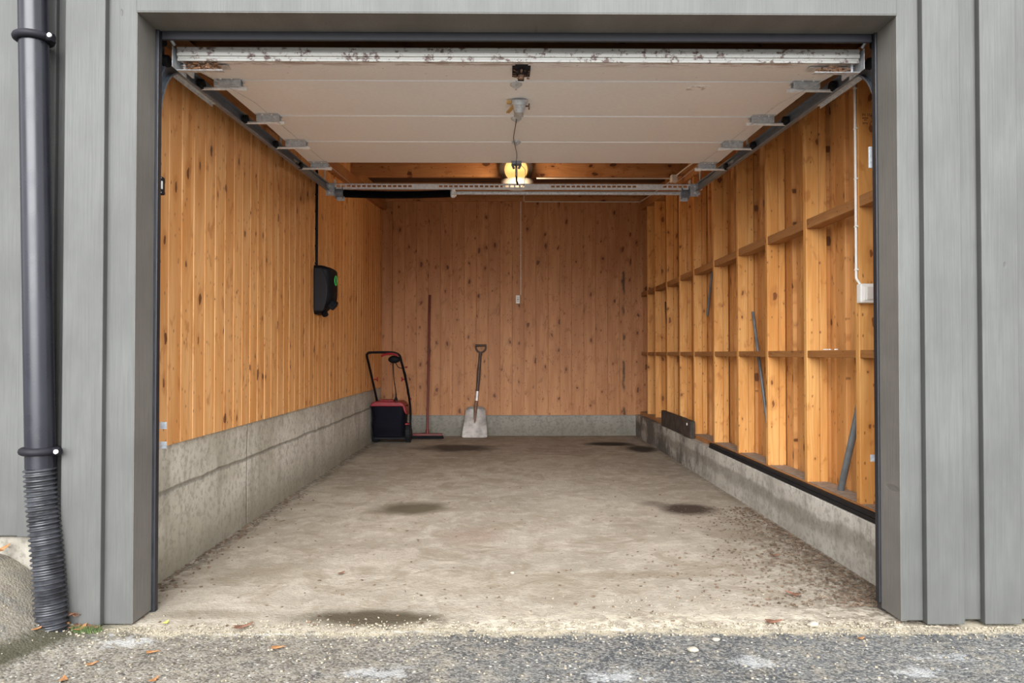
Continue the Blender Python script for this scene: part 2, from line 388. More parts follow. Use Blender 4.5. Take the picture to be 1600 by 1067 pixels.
def dseal():
    t = NT('door_bottom_profile'); P = t.obj(); s = t.noise(P, 34, 5, .75)
    c = t.mix(t.step(s, .52, .62), (.42,.41,.38), (.10,.055,.04)); return t.fin(c, .5)
M_dprof = dseal()
def emis():
    t = NT('glowing_diffuser'); t.b.inputs['Emission Color'].default_value = (1., .56, .16, 1)
    t.b.inputs['Emission Strength'].default_value = .55
    return t.fin((.75,.55,.30), .4)
M_glow = emis()

# ------------------------------------------------------------------ setting
YB = 8.08; XL = -1.335; XR = 1.415; YF = 2.42
SL = .075
def zpl(y): return 2.534 - SL*(8.1 - y)      # underside of the purlins
def zroof(y): return zpl(y) + .12
S = dict(kind='structure')

# floor slab, subdivided with a faint unevenness
def grid(x0, x1, y0, y1, nx, ny, h, name, mat, skirt=None):
    m = MB(); vs = []; fs = []
    for j in range(ny+1):
        for i in range(nx+1):
            x = x0 + (x1-x0)*i/nx; y = y0 + (y1-y0)*j/ny; vs.append((x, y, h(x, y)))
    for j in range(ny):
        for i in range(nx):
            a = j*(nx+1)+i; fs.append((a, a+1, a+nx+2, a+nx+1))
    m.add(vs, fs); return m.build(name, mat, smooth=True)
def S01(t): t = max(0, min(1, t)); return t*t*(3-2*t)
def hfloor(x, y):
    e = .004*mnoise.noise(Vector((x*1.3, y*1.3, 0)))
    return e if y > 2.6 else e - .0
def edge(x): return 2.415 + .018*mnoise.noise(Vector((x*3.1, .3, 0))) + .012*mnoise.noise(Vector((x*11, 4, 0)))
m = MB(); nx, ny = 150, 220; vs = []; fs = []
for j in range(ny+1):
    for i in range(nx+1):
        x = -1.40 + 2.88*i/nx; t_ = j/ny; y0 = edge(x); y = y0 + (8.16-y0)*(t_**1.25)
        z = .006*S01(j/6) + hfloor(x, y)*S01(j/6) - .001
        vs.append((x, y, z))
for j in range(ny):
    for i in range(nx):
        a = j*(nx+1)+i; fs.append((a, a+1, a+nx+2, a+nx+1))
m.add(vs, fs); floor = m.build('floor', M_floor, smooth=True)
tag(floor, 'stained pale concrete garage floor with dark oil patches', 'floor', **S)

def S01(t): t = max(0, min(1, t)); return t*t*(3-2*t)
def hground(x, y):
    mound = .215*S01((-1.345-x)/.36)*S01((y-1.93)/.55)
    lip = .012*S01((-1.0-x)/.4)*S01((y-2.2)/.2)
    return mound + lip + .0035*mnoise.noise(Vector((x*4, y*4, 1))) + ((.0006)*mnoise.noise(Vector((x*30, y*30, 1))))
ground = grid(-4.2, 4.2, -3.0, 2.60, 420, 300, lambda x, y: hground(x, y) - (.03 if (-1.0 < x < 1.25 and y > 2.47) else 0), 'ground', M_asph)
tag(ground, 'weathered grey asphalt apron with pale specks and brown grit', 'ground', **S)

def tongue_boards(name, mat, plane, ax, a0, a1, bw, z0, ztop, depth=.04, sgn=1, groove=.006, gd=.006, alt=0., parent=None):
    """boards standing vertically; face at `plane`, solid behind it. ax: running axis"""
    m = MB(); n = int(round((a1-a0)/bw)); k = 0
    for i in range(math.ceil((a1-a0)/bw - 1e-6)):
        b0 = a0+i*bw; b1 = min(b0+bw, a1)
        off = alt if i % 2 else 0
        prof = [(b0, gd+off), (b0+groove*.5, off), (b1-groove*.5, off), (b1, gd+off), (b1, depth), (b0, depth)]
        if ax == 1: f = lambda p, q, a: (plane - sgn*q, p, z0 if a == 0 else ztop(p))
        else: f = lambda p, q, a: (p, plane + sgn*q, z0 if a == 0 else ztop(0))
        m.prism(prof, 0, 1, f)
    return m.build(name, mat, parent)

# left wall : retaining concrete below, boards above
wl = MB().box(XL-.16, XL, 2.60, 8.25, -.1, .532).build('wall_left', M_conL, bevel=.004)
tag(wl, 'concrete base wall under vertical pine boarding, left side', 'wall', **S)
tongue_boards('pine_boarding', M_left, XL+.012, 1, 2.60, 8.16, .118, .53, zroof, .05, 1, .010, .007, parent=wl)
# back wall
wb = MB().box(XL-.16, 1.62, YB+.012, 8.25, -.1, .222).build('wall_back', M_conB, bevel=.004)
tag(wb, 'vertical pine boarding above a low concrete plinth, back of the garage', 'wall', **S)
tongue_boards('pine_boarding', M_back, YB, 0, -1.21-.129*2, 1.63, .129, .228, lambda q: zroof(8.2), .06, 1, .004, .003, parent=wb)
MB().box(XL+.013, -1.212, YB-.02, YB+.05, .228, 2.46).build('corner_board', M_back, wb, bevel=.002)
MB().box(XL-.1, 1.6, YB-.03, YB+.03, 2.535, 2.66).build('top_plate', M_purlin, wb)
# right wall
wr = MB().box(XR, 1.75, 2.60, 8.2, -.1, .236).build('wall_right', M_conR, bevel=.005)
tag(wr, 'open pine stud framing with noggings on a low concrete wall, right side', 'wall', **S)
tongue_boards('pine_boarding', M_right, 1.575, 1, 2.60, 8.16, .105, .238, zroof, .07, -1, .006, .003, .018, parent=wr)
bpy.context.view_layer.update()
m = MB()   # sill plate
m.box(1.463, 1.572, 2.62, 8.07, .236, .266); m.build('sill_plate', M_sillwood, wr, bevel=.002)
m = MB(); m.box(1.476, 1.572, 2.62, 8.06, .2662, .2685); m.build('dust_layer', M_dust, wr)
studs = [3.09, 3.632, 4.174, 4.70, 5.24, 5.797, 6.27, 6.77, 7.294, 7.69]
st0 = None
for i, y in enumerate(studs):
    o = MB(); h = zpl(y) - .09 - .266
    o.box(-.05, .013, -.018, .018, 0, h); o.box(.0145, .052, -.0165, .018, 0, h)
    so = o.build('stud', M_stud, None, bevel=.003); so.parent = wr; so.location = (1.52, y+.018, .266)
    if i == 0: stud0 = so
ys = studs + [8.06]
def nogging(y0, y1, z0, z1, x1=1.572):
    o = MB(); L = (y1-y0)/2
    o.box(0, x1-1.472, -L, L, 0, z1-z0)
    no = o.build('nogging', M_nog, None, bevel=.002); no.parent = wr; no.location = (1.472, (y0+y1)/2, z0)
nogging(2.62, ys[0]-.0005, .872, .905, 1.53); nogging(2.62, ys[0]-.0005, 1.50, 1.546)
for a, b in zip(ys[:-1], ys[1:]):
    nogging(a+.0365, b-.0005, .872, .905, 1.535)
    j = random.uniform(-.006, .006); nogging(a+.0365, b-.0005, 1.50+j, 1.545+j, 1.54)
# mill stamp on the nearest stud
def text(body, size, loc, name='stamp_mark'):
    cu = bpy.data.curves.new(name, 'FONT'); cu.body = body; cu.size = size; cu.extrude = .0003
    o = bpy.data.objects.new(name, cu); COL.objects.link(o); dg = bpy.context.evaluated_depsgraph_get()
    me = bpy.data.meshes.new_from_object(o.evaluated_get(dg)); bpy.data.objects.remove(o)
    o = bpy.data.objects.new(name, me); COL.objects.link(o); me.materials.clear(); me.materials.append(M_ink)
    o.parent = stud0; o.location = Vector(loc) - Vector((1.52, studs[0]+.018, .266)); o.rotation_euler = (PI/2, 0, 0); return o
yf = studs[0] - .0004
text('IN 102', .015, (1.487, yf, 1.880)); text('BPN', .012, (1.490, yf, 1.845))
m = MB(); m.obox((1.501, yf, 1.871), (.026,.0006,.004)); m.obox((1.502, yf, 1.863), (.012,.0006,.003)); zz = [(1.522,1.878),(1.530,1.884),(1.526,1.874),(1.533,1.868),(1.530,1.858),(1.523,1.851),(1.520,1.843)]
for a, b in zip(zz[:-1], zz[1:]): m.tube([(a[0], yf, a[1]), (b[0], yf, b[1])], .0012, 5)
m.tube([(1.534,yf,1.872),(1.545,yf,1.862)], .001, 5).tube([(1.545,yf,1.862),(1.538,yf,1.850)], .001, 5).tube([(1.538,yf,1.850),(1.546,yf,1.843)], .002, 5)
m.build('stamp_mark', M_ink, stud0)

# roof: boards, purlins, wall plates
def sloped(m, x0, x1, y0, y1, za, zb):
    """box whose underside follows the roof: za/zb offsets from the purlin underside"""
    return m.add([(x0,y0,zpl(y0)+za),(x1,y0,zpl(y0)+za),(x1,y1,zpl(y1)+za),(x0,y1,zpl(y1)+za),
                  (x0,y0,zpl(y0)+zb),(x1,y0,zpl(y0)+zb),(x1,y1,zpl(y1)+zb),(x0,y1,zpl(y1)+zb)],
                 [(0,3,2,1),(4,5,6,7),(0,1,5,4),(1,2,6,5),(2,3,7,6),(3,0,4,7)])
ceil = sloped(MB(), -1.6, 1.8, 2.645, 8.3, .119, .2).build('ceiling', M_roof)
tag(ceil, 'dark pine roof boards above the joists', 'ceiling', **S)
for y in (3.1, 4.2, 5.3, 6.40, 7.50):
    o = MB(); o.box(-1.36, 1.6, 0, .048, 0, .12)
    p = o.build('joist', M_purlin, None, bevel=.002); p.parent = ceil; p.location = (0, y, zpl(y)+.001)
o = sloped(MB(), XL+.014, XL+.06, 2.62, 8.05, -.095, .0); o.build('wall_plate', M_plate, ceil, bevel=.002)
o = sloped(MB(), 1.462, 1.57, 2.62, 8.05, -.092, .0); o.build('wall_plate', M_plate, ceil, bevel=.002)

# ------------------------------------------------------------------ facade
JL, JR = -1.209, 1.300
wf = thing('wall_front', (0, 2.5, 0), 'grey painted board wall framing the garage opening', 'wall', **S)
def fboard(name, x0, x1, yf_, z0, z1, mat=M_paint, yb=2.585, par=wf, b=.003):
    return MB().box(x0, x1, yf_, yb, z0, z1).build(name, mat, par, bevel=b)
# left pier
fboard('casing_board', -1.302, JL, 2.455, .012, 2.7)
fboard('cladding_board', -1.430, -1.300, 2.432, .014, 2.7, yb=2.56)
fboard('cladding_board', -1.50, -1.424, 2.515, .282, 2.7)
fboard('cladding_board', -1.612, -1.498, 2.498, .284, 2.7)
fboard('cladding_board', -1.76, -1.606, 2.506, .286, 2.7)
fboard('cladding_board', -1.98, -1.758, 2.516, .286, 2.7)
for k in range(6): fboard('cladding_board', -2.1-k*.2, -1.978-k*.2, 2.498 if k % 2 == 0 else 2.515, .286, 2.7)
for k in range(6): fboard('cladding_board', -2.18-k*.2, -2.099-k*.2, 2.515, .286, 2.7)
# right pier
fboard('casing_board', JR, 1.372, 2.455, .015, 2.7)
xr = [(1.372,1.496,2.432),(1.495,1.562,2.455),(1.561,1.682,2.432),(1.681,1.76,2.455)]
for x0, x1, y in xr: fboard('cladding_board', x0, x1, y, .010 if y < 2.44 else .018, 2.7)
for k in range(9):
    fboard('cladding_board', 1.76+k*.2, 1.882+k*.2, 2.432, .012, 2.7); fboard('cladding_board', 1.881+k*.2, 1.961+k*.2, 2.455, .016, 2.7)
# header
fboard('header_board', JL-.001, JR+.001, 2.452, 2.013, 2.115); fboard('header_board', JL-.001, JR+.001, 2.470, 2.114, 2.7)
# sheathing behind all
m = MB().box(-3.4, JL-.002, 2.585, 2.62, -.05, 2.7); m.box(JR+.002, 3.7, 2.585, 2.62, -.05, 2.7); m.box(JL-.002, JR+.002, 2.60, 2.64, 2.03, 2.7)
m.build('sheathing', M_dark, wf)
# reveals: jambs and soffit in the board grey, with extra light in the colour
rv = thing('trim_1', (0, 2.5, 0), 'grey painted reveal lining the opening', 'door lining', **S)
MB().box(JL-.02, JL+.0008, 2.4565, 2.5845, .014, 2.012).build('jamb', M_reveal_lit, rv, bevel=.001)
MB().box(JR-.0008, JR+.02, 2.4565, 2.5845, .014, 2.012).build('jamb', M_reveal_lit, rv, bevel=.001)
MB().box(JL, JR, 2.4535, 2.599, 2.0115, 2.03).build('soffit_board', M_reveal_lit, rv, bevel=.001)
# rubber seal strips round the opening
MB().box(JL-.002, JL+.012, 2.585, 2.612, .004, 2.03).build('side_seal', M_seal, rv, bevel=.003)
MB().box(JR-.008, JR+.002, 2.585, 2.612, .03, 2.03).build('side_seal', M_seal, rv, bevel=.003)
MB().box(JL+.012, JR-.008, 2.5995, 2.614, 1.983, 2.029).build('top_seal', M_seal, rv, bevel=.005)
# foundation left of the pier
fo = MB().box(-3.4, -1.31, 2.522, 2.66, -.1, .281).build('wall_foundation', M_conF, bevel=.01)
fo.name = 'wall_foundation'; tag(fo, 'rough concrete footing under the left grey boards', 'footing', **S)

# ------------------------------------------------------------------ overhead door
XD0, XD1 = -1.185, 1.293
dr = thing('door_1', (.05, 3.6, 2.0), 'open white sectional garage door lying under the ceiling', 'garage door', **S)
secs = [((2.705,1.952),(3.045,2.006)), ((3.045,2.006),(3.565,2.027)), ((3.565,2.027),(4.035,2.037)), ((4.035,2.037),(4.53,2.047))]
def frame(s):
    (y0,z0),(y1,z1) = s; L = math.hypot(y1-y0, z1-z0); ty, tz = (y1-y0)/L, (z1-z0)/L
    return L, lambda x, a, n: (x, y0+ty*a - tz*n, z0+tz*a + ty*n)
for i, s in enumerate(secs):
    L, f = frame(s); g = .004
    lip = [(.0, .010), (.001, -.0035), (.007, -.0035), (.012, 0)] if i else [(g, .006), (g+.004, 0)]
    prof = lip + [(L-.005, 0), (L-.0015, .006), (L-.0015, .04), (.001, .04)]
    MB().prism(prof, XD0, XD1, lambda p, q, a: f(a, p, q)).build('door_panel', M_door, dr)
# bottom profile: ribbed strip along the leading edge
L, f = frame(secs[0])
prof = [(.003,-.004),(.003,.044),(-.008,.044),(-.010,.036),(-.004,.034),(-.004,.028),(-.012,.026),(-.012,.014),(-.005,.012),(-.005,.006),(-.010,.004),(-.010,-.004)]
MB().prism(prof, XD0+.004, XD1-.004, lambda p, q, a: f(a, p, q)).build('bottom_seal', M_dprof, dr)
# side hinges with rollers
def place(y):
    for s in secs:
        if y <= s[1][0]+1e-6:
            (y0,z0),(y1,z1) = s; return z0+(z1-z0)*(y-y0)/(y1-y0)
    return secs[-1][1][1]
XT0, XT1 = -1.238, 1.348
for sx, xe, xt in ((-1, XD0, XT0), (1, XD1, XT1)):
    d = -sx   # towards the centre
    for (y, z) in [s[1] for s in secs]:
        last = y > 4.5
        m = MB(); w = .11
        xa, xb = sorted((xe+d*.004, xe+d*(.004+w)))
        m.box(xa, xb, y-.040, y+.038, z-.004, z-.001)               # base plate
        if not last:
            m.box(xa, xb, y-.016, y-.013, z-.028, z-.004)           # raised web facing the opening
            m.box(xa, xb, y+.013, y+.016, z-.028, z-.004)
            m.box(xa, xb, y-.016, y+.016, z-.031, z-.028)
        else:
            m.box(xa, xb, y+.010, y+.013, z-.028, z-.004); m.box(xa-.01, xb+.01, y+.0, y+.05, z-.031, z-.028)
        x3, x4 = sorted((xe-sx*-.01, xe+d*.05))
        hb = m.build('side_hinge', M_zinc, dr, bevel=.0015)
        m = MB(); m.tube([(xe+d*.12, y+.002, z-.036), (xt+sx*.004, y+.002, z-.036)], .0065, 10)
        m.tube([(xe+d*.135, y+.002, z-.036), (xe+d*.10, y+.002, z-.036)], .010, 10); m.build('roller_spindle', M_bright, hb, smooth=True)
        m = MB().lathe([(.010,-.012),(.021,-.010),(.022,0),(.021,.010),(.010,.012)], (xt-sx*.002, y+.002, z-.020), (1,0,0), 16)
        m.build('roller', M_rubber, hb, smooth=True)
        for q in (.035, .080): MB().lathe([(.005,0),(.005,.003),(.003,.005)], (xe+d*q, y-.027, z-.004), (0,0,-1), 8).build('screw', M_bright, hb, smooth=True)
    # bottom corner bracket with its own roller
    m = MB(); y0, z0 = 2.705, 1.952
    xa, xb = sorted((xe-sx*-.012, xe+sx*.009)); m.box(xa, xb, y0-.02, y0+.10, z0-.03, z0+.045)
    xa, xb = sorted((xe+sx*.009, xe-sx*.16)); m.box(xa, xb, y0+.008, y0+.034, z0-.033, z0-.030); m.box(xa, xb, y0+.05, y0+.095, z0+.001, z0+.004)
    xa, xb = sorted((xe-sx*.012, xe-sx*.02)); m.box(xa, xb, y0+.02, y0+.1, z0-.03, z0+.01)
    m.tube([(xe+sx*.006, y0-.01, z0+.05), (xe+sx*.022, y0-.05, z0+.085), (xe+sx*.04, y0-.07, z0+.13)], .006, 8)
    bb = m.build('bottom_bracket', M_zinc, dr, bevel=.0015)
    MB().lathe([(.010,-.012),(.021,-.010),(.022,0),(.021,.010),(.010,.012)], (xt-sx*.004, y0+.02, z0+.004), (1,0,0), 16).build('roller', M_rubber, bb, smooth=True)
    MB().lathe([(.010,-.012),(.019,-.010),(.020,0),(.019,.010),(.010,.012)], (xt-sx*.006, y0-.02, z0+.062), (1,0,0), 16).build('roller', M_rubber, bb, smooth=True)
    m = MB()
    for k in range(120 if sx < 0 else 70):
        c = Vector((xe - sx*random.uniform(.015, .14), y0+random.uniform(.008, .05), z0-.027+random.uniform(0, .03)*(1 if sx < 0 else .7)))
        r = Matrix.Rotation(random.uniform(0, 6), 3, 'Z') @ Matrix.Rotation(random.uniform(-1, 1), 3, 'X')
        m.obox(c, (random.uniform(.006,.022), random.uniform(.003,.008), .001), r)
    o = m.build('leaf_litter', M_litter2, bb); o['kind'] = 'stuff'; o['label'] = 'brown dead leaf bits caught in the bracket'
    # lifting cable
    cx = xe - sx*.115
    MB().tube([(cx+sx*.05, 2.76, 1.93), (cx, 3.2, 1.965), (cx-.0, 5.2, 2.07)], .0014, 6).build('lift_cable', M_zinc, dr)
# centre hardware
def cen(y): return .02+.009*y
def plate_hinge(y, w=.035):
    z = place(y); m = MB(); x = .045+(y-3)*.016
    m.lathe([(.026,0),(.026,.004),(.012,.014),(.004,.018)], (x, y, z-.001), (0,0,-1), 14)
    m.box(x-.004, x+.004, y-.045, y+.03, z-.016, z-.001)
    return m.build('centre_hinge', M_zinc, dr, smooth=False, bevel=.001)
for y in (3.085, 3.60, 4.035): plate_hinge(y)
y0, z0 = 2.79, place(2.79)
m = MB(); m.box(.028, .096, y0-.02, y0+.085, z0-.008, z0-.001+.006); m.box(.038, .086, y0-.04, y0-.02, z0-.008, z0+.002); m.box(.05,.074,y0,y0+.09,z0-.022,z0-.008)
lk = m.build('lock_plate', M_black2, dr, bevel=.001)
m = MB(); m.lathe([(.012,0),(.012,.012),(.008,.016)], (.062, y0+.03, z0-.02), (0,0,-1), 14); m.tube([(.062,y0-.02,z0-.02),(.062,y0+.1,z0-.012)], .004, 8)
for k in range(25):
    m.obox((.062+random.uniform(-.03,.03), y0+random.uniform(0,.1), z0-.01-random.uniform(0,.012)), (.012,.005,.001), Matrix.Rotation(random.uniform(0,6),3,'Z'))
m.build('lock_bolt', M_rusty, lk)
y1 = 3.30; z1 = place(y1)
m = MB().lathe([(.033,0),(.036,.006),(.036,.020),(.028,.026),(.024,.045),(.020,.055)], (.064, y1, z1), (0,.35,-1), 20)
m.box(.05,.078,y1+.02,y1+.15,z1-.040,z1-.022); m.box(.042,.086,y1+.09,y1+.16,z1-.028,z1-.006)
lc = m.build('lock_case', M_zinc, dr, smooth=True)
m = MB().obox((.030, y1+.055, z1-.022), (.016,.12,.006), Matrix.Rotation(.28,3,'Z')); m.box(.008,.028,y1-.01,y1+.004,z1-.020,z1-.008)
m.build('lock_lever', M_brass, lc)
m = MB().tube([(.09,y1+.03,z1-.02),(.108,y1+.03,z1-.02)], .004, 8).tube([(.108,y1+.03,z1-.035),(.108,y1+.03,z1-.008)], .0035, 8); m.build('lock_pin', M_rusty, lc)
MB().tube(spline([(.058,3.46,2.0),(.052,3.62,2.0),(.045,3.8,1.995),(.050,3.95,2.01),(.058,4.06,2.01),(.068,4.25,2.02),(.066,4.48,2.02),(.07,4.55,2.02)]), .0018, 6).build('latch_cable', M_black, dr)
m = MB().box(.04,.10,4.47,4.525,2.028,2.046); m.tube([(.045,4.50,2.03),(.055,4.53,2.015)], .008, 8).tube([(.095,4.50,2.03),(.085,4.53,2.015)], .008, 8)
m.box(.063,.077,4.53,4.555,1.97,2.035)
tb = m.build('top_latch', M_track, dr, bevel=.001)
m = MB().tube([(.071,4.56,2.03),(.071,4.57,1.99),(.072,4.575,1.95),(.077,4.575,1.925)], .0055, 8)
m.tube(spline([(.10,4.52,2.03),(.122,4.55,2.015),(.126,4.57,1.985),(.122,4.575,1.955)]), .0015, 6)
m.tube(spline([(.122,4.575,1.955),(.118,4.575,1.925),(.10,4.575,1.908),(.085,4.575,1.925),(.08,4.575,1.945)]), .0015, 6)
m.build('release_cord', M_black, tb, smooth=True)
m = MB(); yy = 3.11; m.add([(.765,yy,place(yy)-.0012),(.84,yy,place(yy)-.0012),(.855,yy-.055,place(yy-.055)-.0012),(.78,yy-.055,place(yy-.055)-.0012),
      (.765,yy,place(yy)+.001),(.84,yy,place(yy)+.001),(.855,yy-.055,place(yy-.055)+.001),(.78,yy-.055,place(yy-.055)+.001)], [(0,1,2,3),(4,7,6,5),(0,4,5,1),(1,5,6,2),(2,6,7,3),(3,7,4,0)])
for i in range(len(m.v)): m.v[i] = (m.v[i][0], m.v[i][1]+.045, m.v[i][2]+.001)
m.build('paper_sticker', simple('worn_sticker', (.85,.83,.80), .3, 0, .25, 45), dr)

# tracks
def track(sx, xc, lab):
    t = thing('door_track', (xc, 3.0, 1.0), lab, 'door track')
    pts = [(2.665, .02), (2.665, 1.72)]
    for k in range(1, 10):
        a = k/9*PI/2; pts.append((2.665+.215*(1-math.cos(a)), 1.72+.262*math.sin(a)))
    pts += [(3.2, 1.992), (4.2, 2.024), (5.25, 2.062)]
    # C section: web outside, lips towards the door
    w = .026; d = .022; th = .0025
    prof = [(-w,0),(w,0),(w,d),(w-.006,d),(w-.006,d-th),(w-th,d-th),(w-th,th),(-w+th,th),(-w+th,d-th),(-w+.006,d-th),(-w+.006,d),(-w,d)]
    def sweep(m, pts, prof, xb):
        n = len(prof); vs = []
        for i, (y, z) in enumerate(pts):
            a = pts[max(i-1,0)]; b = pts[min(i+1,len(pts)-1)]; L = math.hypot(b[0]-a[0], b[1]-a[1]); ny, nz = -(b[1]-a[1])/L, (b[0]-a[0])/L
            for p, q in prof: vs.append((xb - sx*q, y+ny*p, z+nz*p))
        fs = [(i*n+k, i*n+(k+1)%n, (i+1)*n+(k+1)%n, (i+1)*n+k) for i in range(len(pts)-1) for k in range(n)]
        fs += [tuple(range(n))[::-1], tuple((len(pts)-1)*n+k for k in range(n))]
        m.add(vs, fs)
    xb = xc + sx*.013
    m = MB(); sweep(m, pts[:2], prof, xb); m.build('vertical_rail', M_track, t)
    m = MB(); sweep(m, pts[1:11], prof, xb); m.build('curved_rail', M_track, t)
    m = MB(); sweep(m, pts[10:], prof, xb); m.build('horizontal_rail', M_track, t)
    # stiffening angle under the front of the rail
    m = MB(); pa = [(2.84,1.948),(3.22,1.960)]
    sweep(m, pa, [(-.007,0),(.007,0),(.007,.016),(.004,.016),(.004,.003),(-.007,.003)], xb+sx*.004); m.build('stiffening_angle', M_zinc, t)
    # upper short rail for the second roller
    m = MB(); pu = [(2.63,2.01),(2.75,2.04),(3.4,2.07)]
    # hanger straps up to the joists
    for y in (4.2, 5.22):
        z = 1.99+.034*(y-3.2)
        m = MB(); m.box(xb-.004 if sx<0 else xb, xb if sx<0 else xb+.004, y-.015, y+.015, z-.02, zpl(y)+.01); m.build('hanger_strap', M_zinc, t)
    # flag plate at the front corner
    m = MB(); x0, x1 = sorted((xb, xb+sx*.004)); m.box(x0, x1, 2.625, 2.76, 1.93, 2.06)
    m.build('corner_plate', M_track, t)
    for z in ((.55,.62) if sx<0 else (.5,)):
        m = MB(); m.box(min(xb-sx*.02, xb-sx*.045), max(xb-sx*.02, xb-sx*.045), 2.70, 2.703, z, z+.025); m.build('track_bracket', M_zinc, t)
    return t
TL = track(-1, XT0-.006, 'grey steel door track with curved front end, along the left boards')
TR = track(1, XT1+.006, 'grey steel door track with curved front end, along the right studs')
bpy.context.view_layer.update()

# spring shaft across the rear
sp = thing('spring_assembly', (.05, 5.27, 2.07), 'perforated steel crossbar with black torsion spring behind the open door', 'torsion spring unit')
m = MB(); x0, x1 = XT0-.03, XT1+.05; zt = 2.085; yb = 5.265
m.box(x0, x1, yb, yb+.003, zt-.008, zt+.004); m.box(x0, x1, yb, yb+.003, zt-.034, zt-.022); m.box(x0, x1, yb, yb+.035, zt+.002, zt+.004)
m.box(x0, x1, yb, yb+.02, zt-.036, zt-.034)
x = x0; k = 0
while x < x1:
    w = .011
    if 17 <= k % 22 <= 21: w = .036
    m.box(x, min(x+w, x1), yb, yb+.003, zt-.022, zt-.008); x += .036; k += 1
m.build('perforated_bar', M_bright, sp)
MB().tube([(x0+.01, yb+.03, zt-.056), (x1-.01, yb+.03, zt-.056)], .0125, 14).build('shaft', M_zinc, sp, smooth=True)
# helical spring as a ribbed tube
n = 300; xs0, xs1 = XT0+.05, -.385
m = MB().tube([(xs0+(xs1-xs0)*i/n, yb+.03, zt-.060-.010*math.sin(PI*i/n)) for i in range(n+1)], [.026+.0022*math.cos(i*PI) for i in range(n+1)], 16)
m.build('spring_coil', M_black, sp, smooth=False)
m = MB().lathe([(.020,0),(.030,.01),(.030,.025),(.018,.04)], (xs1, yb+.03, zt-.062), (1,0,0), 16).obox((xs1+.02, yb+.0, zt-.05), (.02,.03,.05)); m.build('spring_cone', M_bright, sp, smooth=True)
for sx, xe in ((-1, XT0-.02), (1, XT1+.02)):
    m = MB(); d = -sx
    a, b = sorted((xe, xe+d*.055)); m.box(a, b, yb-.006, yb-.002, zt-.085, zt+.005)
    a, b = sorted((xe+d*.055, xe+d*.059)); m.box(a, b, yb-.006, yb+.05, zt-.085, zt+.035)
    a, b = sorted((xe+d*.07, xe+d*.125)); m.box(a, b, yb+.02, yb+.024, zt-.115, zt-.055)
    br = m.build('end_bracket', M_zinc, sp, bevel=.001)
    for z in (-.015, -.06): MB().lathe([(.008,0),(.008,.005),(.004,.008)], (xe+d*.025, yb-.006, zt+z), (0,-1,0), 8).build('bolt', M_bright, br, smooth=True)
    MB().lathe([(.02,-.03),(.045,-.028),(.045,-.022),(.036,-.02),(.036,.02),(.045,.022),(.045,.028),(.02,.03)], (xe+d*.09, yb+.03, zt-.056), (1,0,0), 20).build('cable_drum', M_track, br, smooth=True)

# ------------------------------------------------------------------ electrical things
def cable(name, pts, r, mat, label, cat, clips=(), n=10):
    t = thing(name, pts[0], label, cat)
    MB().tube(pts, r, n).build('cable_run', mat, t, smooth=True)
    for c in clips: MB().obox(c[0], c[1]).build('clip', mat, t, bevel=.001)
    return t
cable('power_cable', [(.173, YB-.006, 1.525), (.173, YB-.006, 2.534)], .0055, M_whitecable, 'thin white cable running up the back wall from the socket', 'cable',
      [((.173, YB-.006, z), (.018, .012, .006)) for z in (1.7, 1.95, 2.2, 2.42)])
py = [(.205, YB-.04, 2.60), (.207, YB-.036, 2.536), (.22, YB-.036, 2.528), (1.44, YB-.036, 2.528)]
py += [(1.455, YB-.06, 2.52)] + [(1.455, y, zpl(y)-.012) for y in (7.5, 6.8, 6.2)] + [(1.418, 6.14, 2.345)]
cable('power_cable', py, .0055, M_whitecable, 'thin pale cable along the top of the back wall turning forward under the right beam', 'cable')
cable('power_cable', [(.26, 6.12, 2.330), (1.36, 6.12, 2.330)], .0065, M_whitecable, 'straight pale cable crossing from the lamp to the junction box', 'cable')
cable('power_cable', spline([(1.40, 6.10, 2.345), (1.41, 5.86, 2.34), (1.43, 5.6, 2.335), (1.445, 5.3, 2.31), (1.445, 4.6, 2.255), (1.446, 3.7, 2.19)]), .006, M_whitecable, 'pale cable looping forward from the junction box beneath the roof', 'cable')
jb = thing('junction_box', (1.385, 6.12, 2.33), 'small white junction box under the joist above the crossbar', 'junction box')
MB().box(1.36, 1.415, 6.08, 6.14, 2.295, 2.355).build('body', M_white, jb, bevel=.006); MB().box(1.365, 1.41, 6.074, 6.08, 2.30, 2.35).build('lid', M_white, jb, bevel=.002)
# wall socket
sk = thing('wall_socket', (.145, YB, 1.43), 'small white double socket on the back wall', 'socket')
MB().box(.118, .163, YB-.030, YB, 1.430, 1.520).build('body', M_white, sk, bevel=.005)
m = MB()
for z in (1.455, 1.495):
    m.lathe([(.0165,0),(.0165,.002),(.013,.002),(.013,.0005)], (.1405, YB-.030, z), (0,-1,0), 20)
m.build('socket_ring', M_white, sk, smooth=True)
m = MB()
for z in (1.455, 1.495):
    for dx in (-.006, .006): m.lathe([(.0035,0),(.0035,.0028)], (.1405+dx, YB-.030, z), (0,-1,0), 8)
m.obox((.1405, YB-.031, 1.475), (.020,.002,.004)); m.obox((.1405, YB-.031, 1.475), (.004,.002,.018))
m.build('socket_hole', M_black2, sk)
